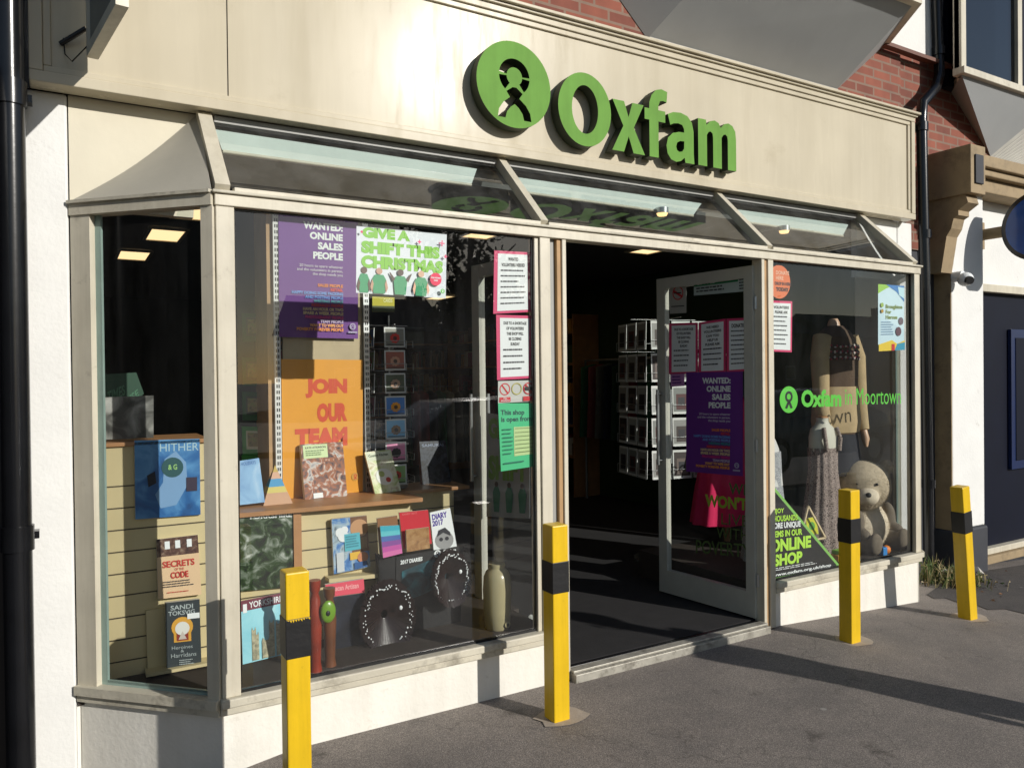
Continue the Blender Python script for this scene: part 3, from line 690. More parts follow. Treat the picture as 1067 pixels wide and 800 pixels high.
# ================================================================== DOORS
def door(hx, hy, fx, fy, lab, flip):
    """glass door leaf hinged at (hx,hy), free edge at (fx,fy)"""
    H = Vector((hx, hy, 0)); Fv = Vector((fx, fy, 0)); d = (Fv-H).normalized(); Lw = (Fv-H).length; n = Vector((-d.y, d.x, 0))
    t = empty('glass_door', (hx, hy, 0), lab, 'door')
    def slab(s0, s1, z0, z1, m, th=.045, name=None):
        mb = MB(); a = H+d*s0-n*th/2; b = H+d*s1-n*th/2
        mb.prism([vz(a, z0), vz(b, z0), vz(b, z0)+n*th, vz(a, z0)+n*th], (0, 0, z1-z0), m); return mb
    zb, zt_ = .012, 2.235
    f = MB()
    for s0, s1, z0, z1 in ((0, .065, zb, zt_), (Lw-.075, Lw, zb, zt_), (.0655, Lw-.0755, zb, zb+.16), (.0655, Lw-.0755, zt_-.075, zt_)):
        q = slab(s0, s1, z0, z1, M_alud); f.mesh(q.v, q.f, M_alud)
    f.build('door_frame', t, .003)
    mb = MB(); a = H+d*.065; b = H+d*(Lw-.075); mb.poly([vz(a, zb+.16), vz(b, zb+.16), vz(b, zt_-.075), vz(a, zt_-.075)], G_door); mb.build('door_pane', t)
    mb = MB()
    for s_ in (-1, 1):
        c0 = H+d*(Lw-.04)+n*s_*.065; mb.tube([vz(c0, .92), vz(c0, 1.45)], .012, M_alu, 10)
        for z in (.95, 1.42): mb.tube([vz(c0, z), vz(H+d*(Lw-.04)+n*s_*.02, z)], .008, M_alu, 8)
    mb.build('handle', t)
    mb = MB()
    for z in (.25, 1.1, 2.0): mb.tube([vz(H-d*.008, z-.04), vz(H-d*.008, z+.04)], .012, M_alu, 8)
    mb.build('hinge', t)
    return t, H, d, n, Lw
D1 = door(3.13, .06, 3.045, .86, 'open grey metal framed glass door covered in notices on the clothes window side', 1)
D2 = door(1.665, .08, 1.56, .86, 'open metal framed glass door folded back behind the book window', -1)
def dpt(D, px, py, off=-.004):
    t, H, d, n, Lw = D
    nn = n if n.dot(CAM-H) > 0 else -n
    return onplane(px, py, H+nn*(.004), nn)
def dpanel(D, pts, m, **k): return Panel([dpt(D, x, y) for x, y in pts], m, .0015, **k)

# paper notices on the right door (D1)
PINK = ink((214, 60, 110)); MAG = ink((168, 30, 80)); PURP = ink((82, 28, 120)); PAPER = ink((206, 212, 214))
def notice(pts, Y=None, D=None, head='DUE TO A SHORTAGE\nOF VOLUNTEERS\nTHIS SHOP WILL\nBE CLOSING\nSUNDAY', label='', border=PINK, group=None):
    P_ = Panel(pxp(pts, Y), border, .001) if D is None else dpanel(D, pts, border)
    P_.rect(.10, .045, .93, .96, WHITE)
    nl = head.count('\n')+1
    P_.text(head, .2, .10, .85, .10+.075*nl, BLACK, .035, 'CENTER', 1.3)
    P_.lines(.18, .15+.075*nl, .86, .92, max(3, int(9-nl*.9)), DK, .25)
    o = P_.build('notice'); tag(o, label, 'notice', group); return o
notice([(697, 337), (727, 336), (727, 389), (697, 390)], D=D1, label='pink edged typed notice nearest the stile of the open door')
notice([(728, 336), (756, 332), (756, 388), (728, 389)], D=D1, head='WE NEED\nVOLUNTEERS\nCAN YOU\nHELP US\nPLEASE ASK', label='pink edged typed notice in the middle of the open door row')
notice([(757, 332), (785, 331), (785, 386), (757, 388)], D=D1, head='DONATIONS', label='pink edged notice nearest the hinges of the open door')
P_ = dpanel(D1, [(698, 294), (715, 293), (715, 326), (698, 327)], ink((168, 166, 158)))
P_.ring(.5, .36, .22, .035, ink((190, 40, 50))); P_.shape([(.2, .32), (.28, .26), (.82, .46), (.76, .52)], ink((190, 40, 50))); P_.rect(.25, .34, .7, .375, BLACK); P_.rect(.1, .76, .9, .79, DK)
tag(P_.build('no_smoking_sign'), 'small grey no smoking sign at the top corner of the open door', 'sign')
P_ = dpanel(D1, [(723, 293), (783, 284), (783, 303), (723, 308)], ink((176, 190, 186)))
P_.rect(0, 0, .78, .4, ink((20, 120, 76))); P_.lines(.80, .1, .98, .95, 5, DK); P_.text('GIFT AID', .05, .08, .4, .32, WHITE, .03); P_.lines(.05, .5, .7, .9, 2, DK)
tag(P_.build('sticker'), 'long green and white sticker along the top of the open door', 'sticker')
def wanted_poster(P_):
    P_.rect(.0, .0, 1, 1, ink((104, 42, 136)))
    P_.text('WANTED:', .30, .055, .80, .115, WHITE, .05); P_.text('ONLINE', .38, .135, .80, .195, WHITE, .05)
    P_.text('SALES', .48, .215, .80, .275, WHITE, .05); P_.text('PEOPLE', .42, .295, .80, .355, WHITE, .05)
    W_ = ink((220, 210, 226)); P_.text('20 hours to spare whatever\nand the volunteers in person,\nthe shop needs you', .22, .40, .80, .495, W_, .01, 'RIGHT')
    for i, (s_, c) in enumerate((('SALES PEOPLE', (232, 130, 60)), ('RETAIL', (214, 60, 70)), ('HAPPY DOING SOME PACKING', (110, 150, 220)), ('AND POSTING PEOPLE', (110, 150, 220)), ('WRITING PEOPLE', (60, 140, 150)), ('RESEARCH PEOPLE', (214, 60, 70)),
                    ('HAVE AN HOUR OR TWO', (226, 196, 150)), ('SPARE A WEEK PEOPLE', (226, 196, 150)), ('PHOTOGRAPHY PEOPLE', (210, 50, 130)), ('TEAM PEOPLE', (190, 170, 200)), ('WANT TO WIPE OUT', (240, 170, 90)), ('POVERTY FOREVER PEOPLE', (240, 150, 60)))):
        w_ = len(s_)*.027; v = .555+i*.033; P_.text(s_, .80-w_, v, .80, v+.026, ink(c), .05)
    emblem(P_, .92, .90, .028, ink((170, 160, 190)), ink((104, 42, 136))); P_.rect(.86, .94, .98, .955, ink((170, 160, 190)))
P_ = dpanel(D1, [(715, 388), (774, 387), (774, 496), (715, 491)], PURP); wanted_poster(P_)
tag(P_.build('poster'), 'purple job poster below the notices on the open door glass', 'poster')
P_ = dpanel(D1, [(699, 389), (713, 389), (713, 402), (699, 403)], ink((190, 130, 190))); P_.lines(.1, .2, .9, .9, 3, PURP)
tag(P_.build('sticker'), 'tiny lilac sticker near the stile of the open door', 'sticker')
# slogan in green vinyl on the door glass
P_ = dpanel(D1, [(722, 496), (784, 503), (784, 585), (722, 580)], G_door)
P_.v = []; P_.f = []; P_.m = []; P_.sm = []; P_.mats = []
LG = ink((78, 100, 52))
P_.text('WE', .62, .03, .96, .17, LG, .02); P_.text("WON'T", .22, .20, .92, .36, ink((150, 180, 50)), .04); P_.text('LIVE', .50, .42, .94, .56, LG, 0); P_.text('WITH', .42, .60, .94, .74, LG, 0); P_.text('POVERTY', .06, .78, .98, .95, LG, .01)
tag(P_.build('vinyl_slogan'), 'green vinyl slogan low on the glass of the open door', 'vinyl lettering')
# posters on D2, seen through the book window
P_ = dpanel(D2, [(507, 430), (552, 437), (552, 540), (507, 538)], ink((150, 154, 156)))
GRT = ink((104, 150, 46))
P_.text('GIVE A', .05, .04, .95, .24, GRT, .06); P_.text('SHIFT', .05, .40, .95, .64, GRT, .06)
for u in (.25, .55, .85):
    P_.shape([(u-.09, .76), (u-.04, .70), (u+.04, .70), (u+.09, .76), (u+.06, .95), (u-.06, .95)], ink((10, 110, 84))); P_.circ(u, .68, .028, ink((60, 40, 34)))
tag(P_.build('poster'), 'white shift appeal poster with green letters on the folded back door', 'poster')

# notices stuck inside the book window, right side
notice([(515, 261), (552, 263), (553, 325), (514, 327)], .05, head='WANTED\nVOLUNTEERS NEEDED', label='upper pink edged notice on the book window glass')
notice([(517, 328), (554, 329), (553, 394), (518, 396)], .05, label='lower pink edged notice about Sunday closing on the book window glass')
P_ = Panel(pxp([(519, 397), (557, 396), (557, 418), (519, 420)], .05), ink((196, 196, 190)), .001)
RED = ink((200, 34, 44))
for u, c in ((.18, RED), (.5, ink((180, 170, 90))), (.82, RED)):
    P_.ring(u, .38, .28, .05, c)
    if u != .5: P_.shape([(u-.09, .22), (u-.06, .18), (u+.09, .54), (u+.06, .58)], c); P_.rect(u-.15, .74, u+.15, .96, c)
P_.text('No\nsmoking', .06, .76, .30, .94, WHITE, .02, 'CENTER'); P_.rect(.72, .30, .9, .46, BLACK)
tag(P_.build('safety_sticker'), 'strip of red prohibition symbols under the pink notices', 'sticker')
P_ = Panel(pxp([(519, 420), (556, 420), (555, 486), (522, 491)], .05), ink((64, 190, 130)), .001)
P_.text('This shop\nis open from', .06, .10, .94, .30, ink((8, 70, 70)), .03); P_.rect(.42, .36, .98, .80, ink((190, 214, 150)))
for i in range(7): P_.rect(.45, .38+i*.06, .95, .39+i*.06, ink((110, 130, 80)))
P_.lines(.08, .38, .38, .8, 7, ink((20, 110, 90)), .3); P_.rect(.08, .88, .7, .90, ink((20, 110, 90)))
tag(P_.build('opening_hours_sign'), 'mint green opening hours sheet on the book window glass', 'sign')

# GIVE A SHIFT poster on glass
P_ = Panel(pxp([(371.5, 235), (465.5, 244), (464.5, 311), (371, 305)], .046), ink((224, 230, 236)), .001)
LIME = ink((126, 196, 44)); TEE = ink((22, 150, 96)); SK = [(86, 56, 44), (196, 150, 124), (70, 44, 36), (214, 170, 140)]
P_.text('GIVE A', .06, -.0+.01, .58, .17, LIME, .07); P_.text('SHIFT THIS', .05, .215, .92, .40, LIME, .07); P_.text('CHRISTMAS', .05, .43, .96, .62, LIME, .07)
for i, u in enumerate((.08, .24, .47, .70)):
    w_ = .055 if i == 0 else .075
    P_.shape([(u-w_, .78), (u-w_*.6, .71), (u+w_*.6, .71), (u+w_, .78), (u+w_*.8, .99), (u-w_*.8, .99)], TEE)
    P_.circ(u, .655, .05, ink(SK[i]))
    for sx in (-1, 1):
        if i == 2: P_.shape([(u+sx*.06, .76), (u+sx*.115, .66), (u+sx*.125, .67), (u+sx*.085, .80)], ink(SK[i]))
        else: P_.shape([(u+sx*w_, .78), (u+sx*(w_+.02), .9), (u+sx*(w_), .98), (u+sx*(w_-.015), .85)], ink(SK[i]))
P_.circ(.865, .72, .10, ink((214, 40, 80))); P_.text('Great volunteers\nneeded', .81, .68, .92, .75, WHITE, .02, 'CENTER')
for u, v, s_ in ((.93, .16, .045), (.67, .17, .03), (.97, .36, .03), (.04, .1, .02)):
    P_.rect(u-s_*.7, v-.008, u+s_*.7, v+.008, PINK); P_.rect(u-.006, v-s_, u+.006, v+s_, PINK)
emblem(P_, .94, .90, .035, OXG, WHITE)
tag(P_.build('poster'), 'white Christmas volunteer poster with green letters and four people in green shirts', 'poster')

# ================================================================== BOOK WINDOW DISPLAY
YU = .60
# slatwall counter unit
un = empty('slatwall_unit', (.4, .8, .2), 'cream slatwall display counter with timber shelf top in the book window', 'display unit')
m = MB()
xA, xB = -.46, 1.02
m.box(xA, xB, YU, YU+.02, .2, .88, M_slat)
m.box(xA, xA+.02, YU+.021, 1.0, .2, .88, M_slat)
for k in range(7):
    z = .27+k*.1; m.box(xA, xB, YU-.0015, YU, z, z+.006, M_groove)
m.build('slatwall_panel', un)
m = MB(); m.box(1.022, 1.40, .86, .88, .2, .88, M_slat)
for k in range(7): z = .27+k*.1; m.box(1.022, 1.40, .8585, .86, z, z+.006, M_groove)
m.build('slatwall_panel', un); MB().box(1.004, 1.02, YU+.021, .88, .2, .88, M_slat).build('slatwall_return', un)
MB().box(.36, .40, YU-.03, YU-.002, .2, .88, M_timber).build('upright', un)
q = [(-.028, .57, .88), (1.04, .50, .88), (1.04, 1.0, .88), (-.028, 1.0, .88)]
MB().prism(q, (0, 0, .022), M_timber).build('shelf', un, .003)
MB().box(1.045, 1.48, .80, 1.12, .878, .898, M_timber).build('shelf', un, .003)
zS = at(150, 459, .62).z
us = empty('slatwall_unit', (-.25, .8, .2), 'taller cream slatwall block with a timber top seen through the angled side window', 'display unit')
m = MB(); m.box(-.50, -.05, YU-.012, YU-.003, .2, zS-.02, M_slat)
for k in range(9): z = .27+k*.1; m.box(-.50, -.05, YU-.0135, YU-.0122, z, z+.006, M_groove)
m.build('slatwall_panel', us); MB().box(-.06, -.05, YU-.002, .98, .905, zS-.02, M_slat).build('side_panel', us)
MB().box(-.51, -.03, .57, 1.0, zS-.019, zS, M_timber).build('shelf', us, .003)
# poster board behind
bd = empty('poster_board', (.6, .9, .9), 'beige pegboard panel with slotted uprights holding two job posters', 'display board')
YBd = .90
bx0, bx1 = at(294, 300, YBd).x, at(379, 300, YBd).x
MB().box(bx0, bx1, YBd, YBd+.02, .903, 2.5, paint('beige_board', (186, 170, 136), .6)).build('board', bd)
for px in (288, 381):
    x = at(px, 300, YBd-.02).x; m = MB(); m.box(x-.016, x+.016, YBd-.025, YBd+.02, .903, 2.5, M_white if px < 300 else M_alu)
    for k in range(48): 
        z = .93+k*.032; m.box(x-.008, x-.002, YBd-.0265, YBd-.0255, z, z+.018, BLACK); m.box(x+.003, x+.009, YBd-.0265, YBd-.0255, z, z+.018, BLACK)
    m.build('slotted_upright', bd)
x = at(294, 300, YBd-.02).x-.035
MB().box(at(280, 300, YBd).x-.01, at(284, 300, YBd).x, YBd, YBd+.3, .903, 2.5, M_wood).build('side_board', bd)
P_ = Panel(pxp([(290, 221), (373, 229), (373, 353), (291, 351)], YBd-.03), PURP, .002); wanted_poster(P_)
tag(P_.build('poster'), 'large purple job poster hanging behind the book window', 'poster')
P_ = Panel(pxp([(293, 374), (378, 375), (378, 512), (295, 521)], YBd-.012), ink((226, 156, 40)), .002)
OR_ = ink((208, 76, 40))
P_.text('JOIN', .28, .14, .80, .28, OR_, .07); P_.text('OUR', .42, .32, .80, .46, OR_, .07); P_.text('TEAM', .15, .50, .80, .64, OR_, .07); P_.lines(.2, .68, .55, .70, 1, OR_); emblem(P_, .9, .88, .03, ink((200, 150, 60)), OR_)
tag(P_.build('poster'), 'orange team recruitment poster under the purple poster', 'poster')

def book(pts, Y, name, label, cover, thick=.02, draw=None, edge=None, cat='book', lean=0, group=None):
    c = pxp(pts, Y)
    if lean:
        c[0].y += lean; c[1].y += lean
        c[0] = at(pts[0][0], pts[0][1], c[0].y); c[1] = at(pts[1][0], pts[1][1], c[1].y)
    P_ = Panel(c, cover, thick, edge or ink((210, 204, 190)))
    if draw: draw(P_)
    return tag(P_.build(name), label, cat, group)
# --- on the shelf
SKY = art('sky_print', [(90, 140, 190), (130, 176, 214), (190, 214, 230)], 7)
book([(250, 480), (270, 477), (276, 523), (250, 526)], .72, 'book', 'pale blue sky covered book at the left end of the shelf', SKY, .015, lambda P: P.text('HOLIDAYS', .05, .04, .8, .12, ink((60, 110, 170)), .02), lean=.03)
def d_a(P):
    P.rect(.05, .02, .62, .26, ink((206, 226, 170))); P.text('KATE ATKINSON', .1, .05, .58, .09, DK, .02); P.lines(.1, .12, .55, .23, 3, ink((90, 120, 70))); P.rect(.2, .88, .42, .97, WHITE)
book([(313, 463), (357, 460), (362, 517), (318, 522)], .80, 'book', 'hardback in shiny wrapper with autumn leaf cover standing open on the shelf', art('leaf_print', [(70, 60, 66), (120, 96, 92), (170, 110, 80), (210, 206, 200), (90, 90, 110)], 22, 4, 1.2, .12), .035, d_a, lean=.05)
def d_b(P):
    P.rect(.05, .03, .95, .22, ink((220, 226, 200))); P.text('Country Kitchen', .1, .07, .85, .15, ink((60, 80, 50)), .03)
    P.circ(.5, .62, .2, ink((236, 240, 230))); P.circ(.42, .55, .07, ink((170, 190, 110))); P.circ(.62, .7, .06, ink((190, 60, 50)))
book([(380, 471), (407, 468), (418, 511), (391, 515)], .78, 'book', 'tilted pale green illustrated book on the shelf beside the card spinner', art('herb_print', [(150, 170, 100), (200, 210, 150), (226, 226, 200), (170, 150, 90)], 20, 4, .8), .02, d_b, lean=.04)
book([(437, 460), (464, 459), (470, 502), (440, 505)], 1.0, 'book', 'dark book with speckled cover on the back shelf', art('night_print', [(14, 16, 22), (20, 24, 34), (60, 66, 80), (20, 22, 30)], 40, 6), .03, lambda P: P.text('SAMURAI', .08, .06, .9, .13, ink((150, 160, 180)), .02), edge=ink((150, 70, 40)), lean=.03)
# pyramid ornament
c = atz(287, 524, .902); c = Vector((at(287, 520, .78).x, .78, .902))
m = MB(); r0, hgt = .075, .20
for i, (z0, z1, mm) in enumerate(((0, .3, ink((190, 146, 110))), (.3, .45, ink((200, 186, 90))), (.45, .65, ink((30, 140, 190))), (.65, .82, ink((206, 160, 130))), (.82, 1, ink((190, 160, 60))))):
    ra, rb = r0*(1-z0), r0*(1-z1)+.0005
    m.loft([[c+Vector((sx*q, sy*q*.8, z*hgt)) for sx, sy in ((-1, -1), (1, -1), (1, 1), (-1, 1))] for q, z in ((ra, z0), (rb, z1))], mm, i in (0, 4), False)
tag(m.build('pyramid_ornament'), 'striped card pyramid on the shelf in front of the orange poster', 'ornament')
# --- in front of slatwall
FOR = art('ravine_print', [(8, 14, 8), (20, 34, 18), (44, 66, 32), (120, 130, 116), (200, 204, 196)], 16, 7, 1.0)
book([(249, 534), (307, 531), (308, 611), (250, 616)], YU-.02, 'book', 'dark green waterfall picture book against the slatwall', FOR, .015, lambda P: (P.text('YORKSHIRE', .15, .03, .95, .09, WHITE, .03),))
def d_y(P):
    P.rect(0, 0, 1, .17, ink((106, 20, 52))); P.text('YORKSHIRE', .18, .04, .95, .14, WHITE, .02); P.rect(.04, .06, .13, .2, WHITE)
    for u, w_, h_ in ((.22, .1, .5), (.3, .08, .42), (.62, .12, .56), (.78, .12, .52), (.45, .2, .3)):
        P.shape([(u, .98), (u, 1-h_), (u+w_*.15, .95-h_), (u+w_*.3, 1-h_), (u+w_*.7, 1-h_), (u+w_*.85, .95-h_), (u+w_, 1-h_), (u+w_, .98)], art('minster_print', [(120, 120, 100), (160, 154, 124), (196, 190, 160)], 60))
book([(251, 626), (296, 617), (298, 681), (253, 692)], .45, 'calendar', 'Yorkshire calendar with a maroon band and pale blue minster picture', art('pale_sky_print', [(110, 190, 210), (150, 214, 226), (200, 230, 230)], 5), .012, d_y, lean=.05, cat='calendar')
def d_c(P):
    P.rect(.52, .0, 1, .68, ink((120, 84, 60))); P.circ(.76, .22, .17, ink((196, 150, 110))); P.rect(.60, .4, .95, .62, ink((150, 120, 84)))
    for u, v, r_ in ((.22, .26, .09), (.34, .22, .07), (.30, .34, .1)): P.circ(u, v, r_, WHITE)
    P.rect(.32, .30, .76, .62, ink((86, 180, 196))); P.rect(.45, .66, .74, .80, ink((226, 180, 60))); P.circ(.8, .78, .10, ink((200, 130, 90))); P.rect(.08, .62, .28, .98, ink((200, 206, 210))); P.rect(.55, .86, .9, .98, ink((40, 90, 150)))
    P.lines(.36, .34, .72, .58, 5, ink((60, 140, 160)))
book([(345.5, 541), (382, 537), (386, 590), (348, 598)], YU-.04, 'book', 'blue comic style book with a face on the cover on the slatwall', art('comic_print', [(50, 90, 150), (80, 130, 190), (170, 190, 200), (90, 100, 110)], 18), .02, d_c)
q = pxp([(343, 603), (430, 594), (430, 600), (343, 610)], YU-.08)
tag(MB().prism([q[0], q[1], q[1]+Vector((0, .075, 0)), q[0]+Vector((0, .075, 0))], (0, 0, -.02), M_slat).build('slat_shelf', None, .002), 'short cream shelf clipped to the slatwall under the comic book', 'shelf')
# diary stand
ds = empty('diary_stand', (1.05, .5, .2), 'black cardboard diary stand with a white strip of lettering in the book window', 'display stand')
YD = .47
P_ = Panel(pxp([(413, 580), (483, 568), (480, 655), (411, 668)], YD), BLACK, .06)
P_.text('2017 DIARIES', .06, .05, .38, .10, WHITE, .04); emblem(P_, .60, .045, .045, WHITE, BLACK); P_.text('Oxfam', .68, .01, .88, .06, WHITE, .05)
P_.shape([(.08, .18), (.80, .05), (.72, .42), (.4, .5), (.08, .55)], art('teal_print', [(14, 30, 38), (20, 60, 70), (40, 110, 120)], 14))
P_.build('stand_front', ds)
MB().prism([at(394, 578, YD+.02), at(413, 580, YD+.005), at(411, 668, YD+.005), at(400, 668, YD+.02)], (0, .05, 0), BLACK).build('stand_side', ds)
def mini(pts, Y, m, lab, draw=None, th=.012, cat='diary'): book(pts, Y, 'diary', lab, m, th, draw, cat=cat, group=None)
mini([(393, 540), (414, 537), (416, 572), (396, 578)], YD-.01, ink((140, 96, 60)), 'brown covered diary at the back left of the diary stand')
mini([(416, 534), (446, 531), (450, 566), (420, 572)], YD-.012, ink((196, 24, 44)), 'red diary in the middle of the diary stand', lambda P: P.text('DIARY 2017', .1, .03, .6, .08, ink((230, 120, 120)), .01))
def d_d(P):
    P.text('DIARY\n2017', .06, .06, .80, .38, ink((70, 40, 150)), .04, line=.85); P.circ(.5, .78, .24, ink((150, 150, 150))); P.circ(.36, .75, .05, DK); P.circ(.62, .75, .05, DK); P.shape([(.2, .66), (.3, .5), (.6, .46), (.8, .6), (.8, .7), (.5, .58)], DK)
mini([(448, 534), (469, 529), (476, 569), (452, 573)], YD-.014, WHITE, 'white diary with a child portrait at the right of the diary stand', d_d)
def d_s(P):
    for i, c_ in enumerate(((60, 170, 190), (90, 190, 200), (70, 100, 170), (130, 70, 150), (190, 80, 160), (214, 110, 170))): P.rect(0, i/6, 1, (i+1)/6, ink(c_))
mini([(396, 548), (416, 547), (419, 576), (399, 581)], YD-.045, ink((60, 170, 190)), 'small striped turquoise and pink diary on the diary stand', d_s, .01)
mini([(423, 552), (447, 549), (448, 571), (424, 575)], YD-.045, art('tan_print', [(130, 92, 56), (160, 120, 76), (176, 140, 96)], 30), 'small tan patterned diary on the diary stand', None, .01)
# pink book
book([(339, 609), (379, 603), (380, 617), (341, 622)], .42, 'book', 'pink topped dark book behind the wooden figures', ink((226, 80, 100)), .02, lambda P: P.text('Tuscan Artisan', .1, .2, .85, .6, ink((250, 180, 180)), .02))
book([(341, 622.5), (380, 617.5), (383, 672), (345, 679)], .42, 'book', 'dark photographic book standing under the pink strip', art('darkcover_print', [(14, 16, 24), (24, 28, 40), (50, 54, 70)], 12), .02)
# beaded feather dishes
def dish(cx, cz, Y, rx, rz, lab):
    c = at(cx, cz, Y); t = empty('beaded_fan_ornament', (c.x, c.y, c.z-rz), lab, 'ornament', 'dark spiky fan ornaments with white bead rims')
    m = MB(); n = 120; Mf = paint('dark_brown_quill', (40, 28, 27), .28, .3, 20)
    for i in range(n):
        a = 2*math.pi*i/n+random.uniform(-.02, .02); r1 = 1+random.uniform(-.03, .03)
        e = c+Vector((rx*r1*math.cos(a), -.015+.02*math.sin(a), rz*r1*math.sin(a))); s_ = c+Vector((rx*.12*math.cos(a), .05, rz*.12*math.sin(a)))
        w_ = Vector((-math.sin(a), 0, math.cos(a)))*.0036
        m.poly([s_-w_*.3, e-w_, e+w_, s_+w_*.3], Mf); m.poly([s_-w_*.3+Vector((0, .004, 0)), e-w_*1.1+Vector((0, .02, 0)), e+w_*1.1+Vector((0, .02, 0)), s_+w_*.3+Vector((0, .004, 0))], Mf)
    m.build('quill_fan', t)
    m = MB()
    for i in range(110):
        if random.random() < .2: continue
        a = 2*math.pi*i/110; rr = random.uniform(.76, .90); p = c+Vector((rx*rr*math.cos(a), -.012, rz*rr*math.sin(a)))
        m.ball(p, random.uniform(.0028, .0055), WHITE, 6, 4)
    m.build('bead_ring', t)
    m = MB(); m.ball(c+Vector((rx*.45, -.012, rz*.2)), (.010, .004, .012), WHITE, 6, 5); m.build('tag', t)
dish(404, 642, .36, .150, .185, 'large dark fan ornament with white beads at the front of the book window')
dish(470, 602, .40, .115, .150, 'dark beaded fan ornament against the diary stand')
# tall wooden figures with a green gourd
fg = empty('wooden_figure', (.36, .2, .2), 'pair of tall carved wooden figures beside the nearest bollard', 'figurine')
for i, (px, top, c_) in enumerate(((329, 604, (140, 48, 28)), (344, 612, (110, 66, 40)))):
    b_ = at(px, 697-i*2, .19+.03*i); zt_ = at(px, top, .19+.03*i).z; h_ = zt_-.2
    mm = paint('carved_wood_%s' % ('red', 'brown')[i], c_, .35, .3, 12, .1, 30)
    m = MB(); m.body([(b_.x, b_.y, .2+h_*t_, r_, r_) for t_, r_ in ((0, .030), (.1, .024), (.35, .028), (.6, .032), (.8, .024), (.86, .017), (.9, .026), (1, .028))], mm, 14); m.build('carving', fg)
m = MB(); c = at(338, 640, .17); m.ball(at(342, 637, .15), (.036, .014, .052), paint('green_gourd', (110, 150, 40), .3), 16, 10); m.ball(at(341, 638, .15)+Vector((0, -.010, 0)), (.012, .007, .015), BLACK, 10, 6); m.build('green_gourd', fg)
# stoneware jar
c = atz(517, 662, .2); c = Vector((1.335, .27, .2)); c = Vector((at(518, 620, .27).x, .27, .2))
zt_ = at(515, 587, .27).z
jar = empty('stoneware_jar', c, 'tall beige stoneware jar with a tap hole standing in the book window', 'jar')
Mj = paint('stoneware_glaze', (176, 166, 128), .28, .12, 5, .1, 25)
h_ = zt_-.2; m = MB()
m.body([(c.x, c.y, .2+h_*t_, r_, r_) for t_, r_ in ((0, .060), (.02, .066), (.3, .074), (.6, .077), (.8, .072), (.88, .060), (.92, .045), (.94, .042), (.97, .046), (1, .044))], Mj, 32); m.build('jar_body', jar)
pj = c+Vector((.018, -.070, .035)); m = MB(); m.tube([pj+Vector((0, .012, 0)), pj+Vector((.002, -.008, 0))], .017, Mj, 14); m.tube([pj+Vector((.002, -.0085, 0)), pj+Vector((.002, -.010, 0))], .009, BLACK, 12); m.build('tap_hole', jar)
for i, (px, py, r_) in enumerate(((553, 645, .022), (541, 650, .016))):
    tag(MB().ball(at(px, py, .35), (r_, .006, r_*1.3), ink((150, 152, 146)), 14, 8).build('plate'), ('small pale plate leaning behind the stoneware jar', 'tiny pale plate tucked by the stoneware jar')[i], 'plate')
# --- greeting card spinners
def card_spinner(cx, cy, zb_, tiers, lab, cols, R0=.15, ch=.125, faces=4, rot=20, cw=.11, floor=.9, group=None, ncol=1):
    t = empty('card_spinner', (cx, cy, floor), lab, 'card rack')
    m = MB(); top = zb_+tiers*ch*1.06
    m.tube([(cx, cy, floor), (cx, cy, top+.06)], .006 if ncol == 1 else .012, M_alu, 8); m.tube([(cx, cy, floor), (cx, cy, floor+.015)], R0*.9, M_alu, 18); m.build('pole', t)
    cards = []
    for f in range(faces):
        a = R(rot+360/faces*f); n = Vector((math.cos(a), math.sin(a), 0)); s_ = Vector((-n.y, n.x, 0))
        for k in range(tiers):
            z = zb_+k*ch*1.06; m = MB()
            for c_ in range(ncol):
                off = (c_-(ncol-1)/2)*cw*1.12; b = Vector((cx, cy, z))+n*R0+s_*off
                for dz in (0, ch*.3): m.tube([b-s_*cw*.52+n*.012+Vector((0, 0, dz)), b+s_*cw*.52+n*.012+Vector((0, 0, dz))], .0018, M_alu, 4)
                for sx in (-1, 1): m.tube([b+s_*cw*.52*sx+n*.012, b+s_*cw*.52*sx+n*.012+Vector((0, 0, ch*.3))], .0018, M_alu, 4)
                cards.append((b, n, s_, k, f, c_))
            m.build('wire_pocket', t)
        for zz_ in (zb_, top): MB().tube([Vector((cx, cy, zz_))+n*.01, Vector((cx, cy, zz_))+n*R0], .003, M_alu, 4).build('spoke', t)
    for (b, n, s_, k, f, c_) in cards:
        facing = n.dot((CAM-b).normalized())
        if facing < -.15: continue
        w2 = s_*cw/2; up = Vector((0, 0, ch*.93)); tilt = n*-.006
        q = [b-w2+up+tilt, b+w2+up+tilt, b+w2, b-w2]
        P_ = Panel(q, ink((222, 224, 220)), .004)
        base, spot, nm = cols[(k*3+f*2+c_) % len(cols)] if ncol > 1 or f else cols[k % len(cols)]
        P_.rect(.06, .08, .94, .92, ink(base))
        if ncol > 1: P_.rect(.2, .3, .8, .85, ink(spot)); P_.rect(.3, .42, .66, .72, DK)
        else:
            for q_ in range(9): P_.circ(.5+.16*math.cos(q_*.7), .55+.16*math.sin(q_*.7), .09, ink(spot), 8)
            P_.circ(.5, .55, .10, ink(tuple(int(v*.35) for v in spot)), 10); P_.rect(.1, .84, .9, .90, ink(tuple(int(v*.5) for v in base)))
        o = P_.build('greeting_card'); tag(o, group and group[0] or 'x', 'card', group and group[1])
    return t
RC = [((170, 60, 50), (196, 60, 60), 'x'), ((140, 84, 60), (170, 120, 96), 'x')]
CC = [((150, 190, 120), (214, 70, 50), ''), ((240, 150, 190), (30, 20, 30), ''), ((130, 196, 236), (150, 116, 70), ''), ((70, 140, 220), (255, 170, 20), ''), ((70, 84, 56), (190, 150, 120), ''), ((170, 90, 70), (220, 160, 130), ''), ((140, 140, 130), (240, 50, 40), '')]
xs_ = at(413, 420, .86).x
